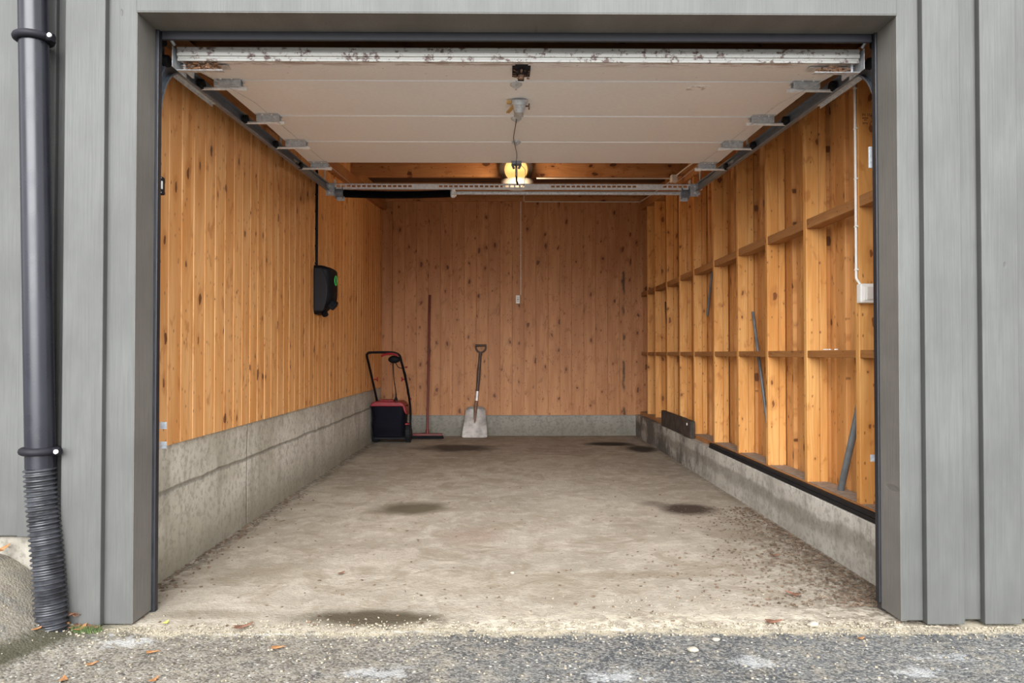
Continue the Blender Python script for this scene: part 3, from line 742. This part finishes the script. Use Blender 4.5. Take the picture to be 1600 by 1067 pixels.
# light switch box on nearest stud
sw = thing('light_switch', (1.53, studs[0], 1.1), 'white square switch box on the nearest right stud', 'switch')
MB().box(1.458, 1.560, studs[0]-.040, studs[0]-.0005, 1.098, 1.178).build('body', M_white, sw, bevel=.006)
MB().box(1.470, 1.552, studs[0]-.044, studs[0]-.040, 1.108, 1.168).build('surround', M_white, sw, bevel=.002)
MB().obox((1.512, studs[0]-.047, 1.138), (.062, .006, .052), Matrix.Rotation(.05, 3, 'X')).build('rocker', simple('rocker_plastic', (.66,.62,.58), .4, 0, .04), sw, bevel=.002)
ysx = studs[0]+.010
cable('power_cable', [(1.4640, ysx, 2.13), (1.4640, ysx, 1.25)] + spline([(1.4640, ysx, 1.25), (1.4635, ysx-.002, 1.205), (1.4645, ysx-.018, 1.187), (1.470, ysx-.028, 1.172)]), .0055, M_white,
      'white vertical cable dropping to the switch box near the right jamb', 'cable', [((1.4645, ysx, z), (.011, .018, .007)) for z in (1.24, 1.42, 1.62, 1.83, 2.0)])
# EV charger
yc = 5.30; xw = XL+.013
ch = thing('wall_charger', (xw, yc, 1.17), 'black wall charger with a green ring on the left boarding', 'charging box')
# side profile in (depth, z), lofted over the width in Y with rounded front
def charger():
    m = MB(); vs = []; rows = 28; cols = 18
    for i in range(rows+1):
        z = 1.165 + .338*i/rows; t = i/rows
        dep = .128*(1-(2*abs(t-.62))**4*.25)
        if t < .32: dep *= .60 + .40*S01(t/.32)
        wid = .122 * (1 - .06*(1-t))
        e = min(1, min(t, 1-t)*rows/2.2); dep *= (.55+.45*math.sqrt(e)); wid *= (.85+.15*math.sqrt(e))
        for k in range(cols+1):
            a = PI*k/cols; c, s = math.cos(a), math.sin(a)
            cy = wid*math.copysign(abs(c)**.55, c); dx = dep*abs(s)**.42
            vs.append((xw+dx, yc+cy, z))
    n = cols+1
    fs = [(i*n+k, i*n+k+1, (i+1)*n+k+1, (i+1)*n+k) for i in range(rows) for k in range(cols)]
    fs += [tuple(range(n))[::-1], tuple(rows*n+k for k in range(n))] + [(i*n, (i+1)*n, (i+1)*n+cols, i*n+cols) for i in range(rows)]
    return m.add(vs, fs)
charger().build('housing', M_black, ch, smooth=True)
# satin side shell facing the opening
m = MB(); poly = []
for i in range(15): t = i/14; poly.append((.012 + .085*math.sin(PI*min(1, .15+t*.75))**.6, 1.185+.30*t))
poly2 = [(.004, z) for _, z in reversed(poly)]
MB().prism([(p, q) for p, q in poly] + poly2, yc-.124, yc-.10, lambda p, q, a: (xw+p, a, q)).build('side_shell', M_black2, ch, bevel=.006)
m = MB(); R = [];
for k in range(33): a = 2*PI*k/32; R.append((xw+.1265+.001, yc-.005+.033*math.cos(a), 1.405+.033*math.sin(a)))
m.tube(R, .0042, 8, caps=False); m.build('status_ring', M_green, ch, smooth=True)
m = MB(); m.tube([(xw+.08, yc-.03, 1.27), (xw+.135, yc-.045, 1.225)], [.034, .030], 16); m.obox((xw+.105, yc-.04, 1.235), (.05,.055,.07), Matrix.Rotation(-.8, 3, 'Y'))
m.build('plug_holster', M_black, ch, bevel=.006)
MB().tube([(xw+.04, yc, 1.20), (xw+.06, yc-.02, 1.160)], .022, 14).build('cable_gland', M_black, ch, smooth=True)
cable('charger_cable', spline([(xw+.009, yc-.07, 1.49), (xw+.009, yc-.07, 1.9), (xw+.009, yc-.07, 2.06), (xw+.009, yc-.07, 2.14), (xw+.009, yc-.09, 2.205)], 5), .0085, M_black,
      'black cable running up the left boarding from the charger', 'cable', [((xw+.007, yc-.07, z), (.014, .030, .010)) for z in (1.52, 1.64, 1.76, 1.88, 2.0)])
# ceiling lamp on joist
lp = thing('ceiling_lamp', (.095, 6.35, 2.40), 'round bulkhead lamp glowing amber under the ceiling', 'lamp')
ax = Vector((0, -1, -.35)).normalized(); co = Vector((.095, 6.33, 2.452))
MB().lathe([(.10,-.06),(.138,-.04),(.144,0),(.130,.014),(.104,.018),(.098,.006)], co, ax, 40).build('bezel', M_ring, lp, smooth=True)
MB().lathe([(.098,.004),(.094,.02),(.078,.042),(.05,.058),(.02,.064),(.0005,.065)], co, ax, 40).build('diffuser', M_glow, lp, smooth=True)
MB().lathe([(.085,-.055),(.125,-.04),(.140,-.008),(.136,.012),(.10,.020)], (.105, 6.30, 2.335), (0,0,1), 40).build('housing', M_lampwhite, lp, smooth=True)

# ------------------------------------------------------------------ latch plate etc. near left jamb
kb = thing('door_sensor', (-1.225, 2.66, 1.50), 'small black box with a pale window beside the left jamb', 'sensor')
MB().box(-1.252, -1.208, 2.640, 2.668, 1.452, 1.516).build('body', M_black2, kb, bevel=.005)
MB().box(-1.216, -1.2065, 2.637, 2.645, 1.470, 1.498).build('pale_window', M_white, kb, bevel=.001)
for z in (1.510, 1.458): MB().lathe([(.003,0),(.003,.002)], (-1.212, 2.64, z), (0,-1,0), 8).build('screw', M_bright, kb)
MB().box(-1.238, -1.2175, 2.636, 2.642, 1.555, 1.622).build('label_plate', M_white, TL)
MB().box(1.2935, 1.345, 2.636, 2.642, 1.55, 1.625).build('label_plate', M_zinc, TR)

# ------------------------------------------------------------------ tools
# broom
bx, by = -.80, 7.80
br = thing('broom', (bx, by, 0), 'red push broom leaning on the back wall', 'broom')
def rot(ax, a): return Matrix.Rotation(a, 3, ax)
MB().tube([(bx-.005, by+.005, .07), (bx-.008, YB-.018, 1.52)], .0125, 14).build('handle', M_redwood, br, smooth=True)
m = MB().prism([(-.155,-.018),(.155,-.018),(.148,.018),(-.148,.018)], .038, .062, lambda p, q, a: (bx+p, by+q*1.6, a)); m.tube([(bx-.005,by,.05),(bx-.005,by+.008,.11)], [.022,.016], 12)
m.build('head', M_redwood, br, bevel=.004)
m = MB()
for i in range(34):
    for j in range(5):
        x = bx-.15+.30*i/33; y = by-.028+.056*j/4; dx = (i-16.5)/16.5*.012
        m.tube([(x, y, .040), (x+dx, y-.006+.004*j+random.uniform(-.002,.002), .008)], [.0042, .0030], 5)
m.build('bristles', M_rubber, br)
# shovel
sh = thing('shovel', (-.315, 7.86, 0), 'wide aluminium shovel with dark D-grip handle leaning at the back wall', 'shovel')
def blade():
    m = MB(); vs = []; nu, nv = 18, 22
    for j in range(nv+1):
        t = j/nv; z = .012+.315*t
        w = .131 - .026*S01(t*1.1) + (.0 if t < .9 else -.012*((t-.9)/.1)**2)
        for i in range(nu+1):
            s = -1+2*i/nu; x = -.316 + w*s + .008*t
            dish = .030*(1-abs(s)**2.5)*(.3+.7*t)
            y = 7.845 + .13*t*1.0 + dish - .018*max(0, 1-abs(s)/.16)*S01((t-.25)/.75)*1.6
            if t > .93: y -= .03*(t-.93)/.07
            zz = z - (.018*abs(s)**8 if t > .95 else 0) + (0.006*abs(s)**10 if t < .03 else 0)
            vs.append((x, y, zz))
    n = nu+1
    k = len(vs); vs2 = [(x, y+.004, z) for x, y, z in vs]
    fs = [(j*n+i, j*n+i+1, (j+1)*n+i+1, (j+1)*n+i) for j in range(nv) for i in range(nu)]
    fs2 = [tuple(reversed([q+k for q in f])) for f in fs]
    bd = [i for i in range(n)] + [j*n+nu for j in range(1, nv+1)] + [nv*n+i for i in range(nu-1, -1, -1)] + [j*n for j in range(nv-1, 0, -1)]
    fs3 = [(bd[i], bd[i]+k, bd[(i+1) % len(bd)]+k, bd[(i+1) % len(bd)]) for i in range(len(bd))]
    return m.add(vs+vs2, fs+fs2+fs3)
blade().build('blade', M_gshov, sh, smooth=True)
A = Vector((-.316, 7.935, .20)); B = Vector((-.309, 7.965, .335)); C = Vector((-.302, 7.985, .385)); D = Vector((-.292, 8.01, .50)); E_ = Vector((-.262, 8.035, .90))
MB().tube([A+Vector((.002,-.02,-.08)), A, B, C], [.003, .010, .020, .017], 12).build('socket', M_rusty, sh, smooth=True)
MB().tube([C-Vector((0,0,.02)), D], .0145, 14).build('shaft', M_bright, sh, smooth=True)
MB().tube([D-Vector((0,0,.01)), D.lerp(E_, .5), E_], [.017, .018, .016], 14).build('handle', M_dwood, sh, smooth=True)
m = MB(); G = E_ + Vector((.005, .0, .0))
arc = [G+Vector((-.052,0,.075)), G+Vector((-.052,0,.045)), G+Vector((-.035,0,.018)), G+Vector((0,0,.004)), G+Vector((.035,0,.018)), G+Vector((.052,0,.045)), G+Vector((.052,0,.075))]
m.tube(spline(arc, 5), .0095, 10); m.tube([G+Vector((-.060,0,.078)), G+Vector((.060,0,.078))], .012, 12); m.tube([G+Vector((0,0,-.03)), G+Vector((0,0,.01))], [.015,.012], 12)
m.build('d_grip', M_dwood, sh, smooth=True)
# lawn scarifier
mw = thing('lawn_scarifier', (-1.14, 7.6, 0), 'black and red wheeled lawn scarifier with a tubular handle in the left corner', 'garden machine')
x0, x1 = -1.318, -.975
m = MB(); rows = 14; cols = 26; vs = []
for i in range(rows+1):
    t = i/rows; z = .075 + .30*t
    for k in range(cols):
        a = 2*PI*k/cols; c, s = math.cos(a), math.sin(a)
        px = (x0+x1)/2 + (.168+.004*math.sin(3*PI*t)-.010*(1-t))*math.copysign(abs(c)**.28, c)
        py_ = 7.52 + (.145+.012*math.sin(PI*t))*math.copysign(abs(s)**.35, s)
        w = .007*mnoise.noise(Vector((px*14, py_*14, z*11)))
        vs.append((px+w, py_+w*1.8, z))
n = cols; fs = [(i*n+k, i*n+(k+1)%n, (i+1)*n+(k+1)%n, (i+1)*n+k) for i in range(rows) for k in range(n)] + [tuple(range(n))[::-1], tuple(rows*n+k for k in range(n))]
m.add(vs, fs).build('collection_bag', M_bag, mw, smooth=True)
poly = [(-1.318,.372),(-1.313,.398),(-1.280,.420),(-1.04,.418),(-1.000,.404),(-.975,.36),(-.962,.29),(-.985,.31),(-1.005,.372)]
MB().prism(poly, 7.362, 7.66, lambda p, q, a: (p, a, q)).build('lid', M_red, mw, bevel=.008)
MB().box(-1.25,-1.10,7.44,7.56,.414,.432).build('lid_grip', M_red, mw, bevel=.006)
MB().box(-1.30,-.985,7.40,7.70,.055,.16).build('chassis', M_black, mw, bevel=.02)
m = MB().tube([(-1.28,7.40,.055),(-.98,7.40,.055)], .012, 10); m.build('rear_bar', M_black2, mw, smooth=True)
for (wx, wy, r) in ((-1.288,7.50,.052), (-.962,7.50,.095), (-.972,7.66,.062), (-1.288,7.66,.050)):
    m = MB().lathe([(r*.3,-.024),(r*.9,-.022),(r,-.014),(r,.014),(r*.9,.022),(r*.3,.024)], (wx,wy,r+.006), (1,0,0), 26); w_ = m.build('wheel', M_rubber, mw, smooth=True)
    m = MB().lathe([(r*.55,-.027),(r*.5,.027)], (wx,wy,r+.006), (1,0,0), 16); m.build('hub', M_black2, w_, smooth=True)
    if r > .09:
        m = MB()
        for k in range(22):
            a = 2*PI*k/22; m.obox((wx, wy+r*math.cos(a), r+.006+r*math.sin(a)), (.046,.010,.007), Matrix.Rotation(a-PI/2, 3, 'X'))
        m.build('tread', M_rubber, w_)
MB().box(-.988,-.945,7.43,7.52,.185,.20).build('side_guard', M_red, mw, bevel=.004)
hy0, hy1 = 7.56, 7.08
hp = [(-1.262,7.54,.30),(-1.275,7.48,.43),(-1.298,7.20,.76),(-1.304,7.10,.865),(-1.292,7.08,.892),(-1.262,7.075,.901),(-1.10,7.07,.902),(-1.035,7.075,.895),(-.995,7.085,.872),(-.978,7.12,.80),(-.955,7.30,.60),(-.942,7.48,.36),(-.944,7.50,.16)]
MB().tube(spline(hp, 6), .0115, 12).build('handlebar', M_black, mw, smooth=True)
MB().tube(spline([(-1.16,7.075,.868),(-1.13,7.06,.882),(-1.06,7.06,.888),(-1.01,7.07,.872)], 5), .011, 8).build('safety_lever', M_red, mw, smooth=True)
m = MB().sphere((-1.045,7.085,.835), .04, 1.45, .9, .92); m.build('switch_box', M_black, mw, smooth=True)
m = MB().tube(spline([(-1.055,7.09,.80),(-1.065,7.2,.66),(-1.065,7.33,.52),(-1.062,7.36,.43)],6), .0045, 8); m.build('power_lead', M_black, mw, smooth=True)
m = MB().tube([(-1.065,7.352,.47),(-1.066,7.353,.435)], [.008,.019], 10).tube([(-1.072,7.353,.435),(-1.074,7.353,.405)], .003, 6).tube([(-1.058,7.353,.435),(-1.056,7.353,.405)], .003, 6).tube([(-1.066,7.352,.50),(-1.065,7.352,.47)],.007,8); m.build('plug', M_black, mw, smooth=True)
MB().tube(spline([(-1.03,7.09,.80),(-1.01,7.13,.76),(-.972,7.15,.745),(-.953,7.22,.69),(-.955,7.32,.58),(-.958,7.38,.50),(-.94,7.45,.42)],6), .004, 8).build('side_cable', M_black, mw, smooth=True)
for (kx, ky, kz, d) in ((-1.255,7.30,.64,1), (-.985,7.30,.64,-1)):
    m = MB().tube([(kx-d*.02,ky,kz),(kx+d*.012,ky,kz)], .006, 8).sphere((kx+d*.012,ky,kz), .012, .7, 1, 1.1).sphere((kx+d*.018,ky,kz+.014), .008).sphere((kx+d*.018,ky,kz-.014), .008)
    m.build('clamp_knob', M_red, mw, smooth=True)
MB().sphere((-.945,7.19,.76),.013,1,1,.7).build('cable_clip', M_red, mw, smooth=True); MB().sphere((-.936,7.44,.44),.013,1,1,1.2).build('cable_clip', M_red, mw, smooth=True)

# things among the studs
def rod(name, a, b, r, mat, label, cat='rod', g=None):
    return tag(MB().tube([a, b], r, 12).build(name, mat, None, smooth=True), label, cat, g)
M_rod = simple('grey_pipe', (.16,.175,.185), .4, .3, .15)
rod('metal_rod', (1.548,4.655,1.15), (1.548,4.33,.27), .0095, M_rod, 'long grey rod leaning behind the noggings, mid right wall', 'rod')
rod('metal_rod', (1.556,5.50,1.75), (1.556,5.735,1.18), .009, M_rod, 'grey rod tilted across the upper nogging row', 'rod')
rod('metal_rod', (1.552,7.20,1.39), (1.552,7.15,1.10), .009, M_black2, 'short dark rod in a far bay near the back wall', 'rod')
rod('plastic_pipe', (1.531,3.205,.70), (1.527,3.40,.271), .0150, M_rod, 'thick grey pipe standing tilted on the sill by the nearest stud', 'pipe')
m = MB().box(1.418,1.458,2.64,5.2,.2385,.255).tube([(1.430,2.64,.262),(1.430,5.19,.262)], .011, 12).tube([(1.450,2.64,.261),(1.450,5.19,.261)], .007, 10)
tag(m.build('rubber_gasket', M_rubber, None, smooth=True), 'long black rubber strip lying on top of the right concrete wall', 'rubber strip')
m = MB(); tb = thing('timber_offcut', (1.44, 6.0, .237), 'grimy dark timber block on the right concrete wall near the back', 'wood block')
MB().box(1.425,1.461,5.98,6.82,.2375,.375).build('long_piece', M_block, tb, bevel=.006); MB().box(1.422,1.462,5.74,5.975,.2375,.372).build('end_piece', M_block, tb, bevel=.006)
m = MB(); m.lathe([(.012,0),(.010,.003)], (1.422,5.84,.34), (-1,0,0), 10); m.build('pale_mark', M_white, tb)
for p in ((1.50,3.88), (1.52,4.05), (1.51, 3.35)):
    pass
nc = thing('nail_heap', (1.50,3.48,.905), 'few shiny screws on the low nogging by the second stud', 'screws')
m = MB()
for k in range(7):
    a = random.uniform(0, PI); c = Vector((1.492+random.uniform(-.01,.015), 3.42+random.uniform(-.06,.06), .909)); d = Vector((math.cos(a)*.018, math.sin(a)*.018, 0)); m.tube([c-d, c+d], .0025, 6)
m.build('screw', M_bright, nc)['kind'] = 'stuff'

# ------------------------------------------------------------------ downpipe and hose
dp = thing('downpipe', (-1.488, 2.42, .5), 'glossy black round downpipe on the grey wall left of the opening', 'drainpipe')
P0 = Vector((-1.488,2.42,.524)); P1 = Vector((-1.541,2.42,2.6))
MB().tube([P0, P1], .0435, 32).build('pipe', M_pipe, dp, smooth=True)
def pat(z): return P0.lerp(P1, (z-.5)/2.1)
for z in (1.90, .556):
    c = pat(z); R = [c+Vector((.049*math.cos(a), .049*math.sin(a), 0)) for a in [2*PI*k/28 for k in range(29)]]
    m = MB().tube(R, .0125, 10, caps=False); m.tube([c+Vector((.045,-.012,0)), c+Vector((.072,-.014,-.002))], .013, 10)
    m.tube([c+Vector((0,.045,0)), (c.x, 2.51, z)], .006, 8)
    cl = m.build('clamp', M_black2, dp, smooth=True)
    MB().lathe([(.007,0),(.007,.005),(.003,.007)], c+Vector((.068,-.027,0)), (0,-1,0), 12).build('clamp_screw', M_bright, cl, smooth=True)
pp = spline([(-1.489,2.420,.522),(-1.480,2.418,.42),(-1.460,2.410,.27),(-1.440,2.398,.12),(-1.425,2.388,-.02)], 48)
L = 0; rs = []; acc = [0]
for a, b in zip(pp[:-1], pp[1:]): acc.append(acc[-1]+(b-a).length)
rs = [.0442 + .0042*math.tanh(2.2*math.sin(2*PI*s/.0155)) for s in acc]
t_ = MB().tube(pp, rs, 30)
tag(t_.build('drain_hose', simple('ribbed_black_plastic', (.030,.031,.036), .42, 0, .5, 18, .5), None, smooth=True), 'ribbed black flexible drain hose joining the downpipe to the ground', 'drain hose')

# ------------------------------------------------------------------ leaves, stones, litter
def leaf(x, y, z, s, mat, a, label, curl=.3, group=None):
    m = MB(); n = 12; vs = [(0,0,curl*.15*s)]
    for k in range(n):
        w = 2*PI*k/n; r = s*(.42+.12*math.cos(3*w)+random.uniform(-.06,.06)); px, py = r*1.35*math.cos(w), r*.75*math.sin(w)
        vs.append((px, py, curl*s*(abs(px/s)**2)*.7+random.uniform(0,.05)*s))
    k0 = len(vs); vs += [(p[0], p[1], p[2]+.0007) for p in vs]
    fs = [(0, 1+k, 1+(k+1) % n) for k in range(n)] + [(k0, k0+1+(k+1) % n, k0+1+k) for k in range(n)] + [(1+k, k0+1+k, k0+1+(k+1)%n, 1+(k+1)%n) for k in range(n)]
    m.add(vs, fs); m.tube([(s*.5,0,curl*s*.18),(s*.8,.02*s,.001)], .0007, 4)
    o = m.build('dead_leaf', mat); o.location = (x, y, z); o.rotation_euler = (0, 0, a)
    return tag(o, label, 'leaf', group)
lv = [(-1.05,2.248,.030,M_leafO,.2,'flat orange leaf on the asphalt in front of the left jamb'),
      (-1.183,2.167,.026,M_leafO,.8,'small orange leaf below the white spill mark'),
      (-1.201,2.066,.030,M_leafO,2.,'pale orange leaf at the bottom edge, left corner'),
      (-.953,2.056,.026,M_leafO,1.3,'orange leaf at the very bottom, right of the left pier'),
      (-.689,2.283,.032,M_leafO,.1,'faded orange leaf on asphalt left of centre'),
      (-1.106,2.47,.022,M_leafY,1.5,'yellow scrap of leaf at the foot of the left jamb'),
      (-.846,2.43,.05,M_leafB,.5,'curled brown leaf at the threshold, left'),
      (1.174,3.263,.035,M_leafB,.3,'reddish brown leaf on the floor near the right concrete wall'),
      (1.057,2.74,.045,M_leafB,2.4,'brown leaf on the floor near the right jamb'),
      (.877,2.46,.05,M_leafB,.1,'brown leaf at the threshold, right'),
      (1.106,2.331,.022,M_leafO,.4,'tiny orange leaf on asphalt before the right pier'),
      (-.655,3.018,.032,M_leafB,1.,'brown leaf alone on the left half of the floor'),
      (-1.44,2.33,.026,M_leafO,1.1,'pale orange leaf on the mound before the hose')]
for x, y, s, mt, a, lb in lv:
    z = (.012 if y > 2.42 else hground(x, y)+.004); leaf(x, y, z, s, mt, a, lb, .35)
for k, (x, y, zz) in enumerate(((-1.385,2.45,.05),(-1.37,2.41,.02),(-1.352,2.425,.012),(-1.40,2.40,.03),(-1.33,2.42,.012),(-1.375,2.43,.05),(-1.345,2.40,.016),(-1.31,2.415,.012),(-1.392,2.42,.055))):
    leaf(x, y, max(zz, hground(x, y)+.006), random.uniform(.030,.044), M_leafB if k % 3 else M_leafO, random.uniform(0,6), 'reddish dead leaf piled between the hose and the left pier', .6, 'dead leaves piled beside the drain hose')
leaf(-1.655,2.478,.245,.05,M_leafO,1.2,'orange leaf on the footing at the left edge',.8)
def stone(x, y, r, label, g=None):
    m = MB(); m.sphere((0,0,0), r, 1.3, .9, .6, 10)
    for i in range(len(m.v)):
        p = Vector(m.v[i]); m.v[i] = tuple(p*(1+.35*mnoise.noise(p*60+Vector((x*9,y*7,0)))))
    o = m.build('stone', M_stone, None, smooth=False); o.location = (x, y, hground(x, y)+r*.4 if y < 2.42 else .008+r*.3); return tag(o, label, 'stone', g)
stone(.561,2.247,.013,'pale stone on asphalt, largest, right of centre')
stone(.655,2.33,.010,'pale stone on asphalt just beyond the largest one')
stone(1.0,2.437,.015,'flat pale stone at the slab edge near the right pier')
stone(.03,3.02,.008,'little pale stone in the middle of the floor')
def crumbs(name, label, cat, n, fn, mat, smin, smax, flat=.25):
    m = MB()
    for k in range(n):
        x, y, z = fn(); a = random.uniform(0, PI*2); s = random.uniform(smin, smax)
        R = Matrix.Rotation(a, 3, 'Z') @ Matrix.Rotation(random.uniform(-.5,.5), 3, 'X')
        m.obox((x, y, z+s*flat*.5), (s, s*random.uniform(.25,.7), s*flat), R)
    return tag(m.build(name, mat), label, cat, None, 'stuff')
def f1():
    while True:
        y = 2.62 + random.random()**1.4*1.7; x = 1.40 - random.expovariate(7.0)*(1.3 if y < 3.4 else .8)
        if x > .2: return x, y, .008
crumbs('leaf_litter', 'dark dead leaf crumbs strewn along the foot of the right wall', 'leaf litter', 3200, f1, M_litter, .002, .013, .14)
def f2():
    y = 2.62+random.random()*2.2; return XL+.008+random.expovariate(26), y, .008
crumbs('leaf_litter', 'dark crumbs along the foot of the left concrete wall', 'leaf litter', 380, f2, M_litter, .004, .015, .2)
def f3(): return random.uniform(-1.25,1.38), 2.45+random.random()**2*5.4, .008
crumbs('leaf_litter', 'scattered twig crumbs over the garage floor', 'leaf litter', 420, f3, M_litter, .003, .014, .12)
def f4():
    x = random.uniform(-1.42,1.8); y = 2.40+random.gauss(.02,.035)
    if x < -1.2 or x > 1.29: y = min(y, 2.425)
    return x, y, (.006 if y > 2.42 and -1.33 < x < 1.41 else hground(x, y)+.0005)
crumbs('gravel', 'pale grit along the line between slab and asphalt', 'gravel', 2600, f4, M_gravel, .002, .008, .6)
def f5():
    x = random.gauss(.5,.33) ; y = 2.5+random.random()*.25; return max(-1.2,min(1.3,x)), y, .006
crumbs('gravel', 'pale pebbles just inside the threshold', 'gravel', 220, f5, M_gravel, .002, .007, .6)
def f7(): return random.uniform(-1.6,1.7), random.uniform(1.98,2.40), None
m = MB()
for k in range(500):
    x, y = random.uniform(-1.7,1.75), random.uniform(1.95,2.39); s = random.uniform(.002,.007); m.obox((x,y,hground(x,y)+s*.3), (s,s*.7,s*.6), Matrix.Rotation(random.uniform(0,6),3,'Z'))
tag(m.build('gravel', M_gravel), 'loose pale grit on the asphalt apron', 'gravel', None, 'stuff')
# moss tuft
m = MB()
for k in range(420):
    a = random.uniform(0, 2*PI); r = random.random()**.6; x = -1.325+.048*r*math.cos(a); y = 2.400+.022*r*math.sin(a); z = hground(x, y)
    h = random.uniform(.008,.020); d = Vector((random.uniform(-.008,.008), random.uniform(-.008,.008), h))
    m.add([(x-.0012,y,z),(x+.0012,y,z),(x+d.x,y+d.y,z+d.z),(x,y+.0012,z)], [(0,1,2),(1,3,2),(3,0,2)])
tag(m.build('moss', M_moss), 'small green moss tuft at the foot of the left pier', 'moss', None, 'stuff')

# ------------------------------------------------------------------ light
w = bpy.data.worlds.new('overcast'); sc.world = w; w.use_nodes = True
nt = w.node_tree; bg = nt.nodes['Background']
tc = nt.nodes.new('ShaderNodeTexCoord'); sx_ = nt.nodes.new('ShaderNodeSeparateXYZ'); nt.links.new(tc.outputs['Generated'], sx_.inputs[0])
# brighter sky low in the direction the garage faces (-Y), even overcast elsewhere
dotn = nt.nodes.new('ShaderNodeVectorMath'); dotn.operation = 'DOT_PRODUCT'; nt.links.new(tc.outputs['Generated'], dotn.inputs[0])
sd = Vector((-.04, -1., .33)).normalized(); dotn.inputs[1].default_value = sd
mr = nt.nodes.new('ShaderNodeMapRange'); mr.interpolation_type = 'SMOOTHSTEP'; nt.links.new(dotn.outputs['Value'], mr.inputs[0])
mr.inputs[1].default_value = .74; mr.inputs[2].default_value = .985; mr.inputs[3].default_value = 1.0; mr.inputs[4].default_value = 7.5
zr = nt.nodes.new('ShaderNodeMapRange'); nt.links.new(sx_.outputs[2], zr.inputs[0]); zr.inputs[1].default_value = -.02; zr.inputs[2].default_value = .04; zr.inputs[3].default_value = .25; zr.inputs[4].default_value = 1.
mu = nt.nodes.new('ShaderNodeMath'); mu.operation = 'MULTIPLY'; nt.links.new(mr.outputs[0], mu.inputs[0]); nt.links.new(zr.outputs[0], mu.inputs[1])
bg.inputs[0].default_value = (.97, .985, 1.0, 1); nt.links.new(mu.outputs[0], bg.inputs[1])
def light(kind, name, loc, power, col, **k):
    l = bpy.data.lights.new(name, kind); l.energy = power; l.color = col
    for a, b in k.items(): setattr(l, a, b)
    o = bpy.data.objects.new(name, l); COL.objects.link(o); o.location = loc; return o
light('POINT', 'lamp_bulb', (.095, 6.02, 2.20), 6, (1., .72, .46), shadow_soft_size=.07)

# ------------------------------------------------------------------ camera
cam = bpy.data.cameras.new('camera'); co = bpy.data.objects.new('camera', cam); COL.objects.link(co); sc.camera = co
cam.sensor_width = 36; cam.lens = 1170*36/1600; cam.clip_start = .05
co.location = (0, 0, .89)
yaw, pit = math.radians(.55), math.radians(.93)
co.rotation_euler = (PI/2 + pit, 0, -yaw)
sc.view_settings.view_transform = 'Standard'; sc.view_settings.look = 'None'; sc.view_settings.gamma = 1
sc.view_settings.use_curve_mapping = False; sc.view_settings.exposure = 1.07
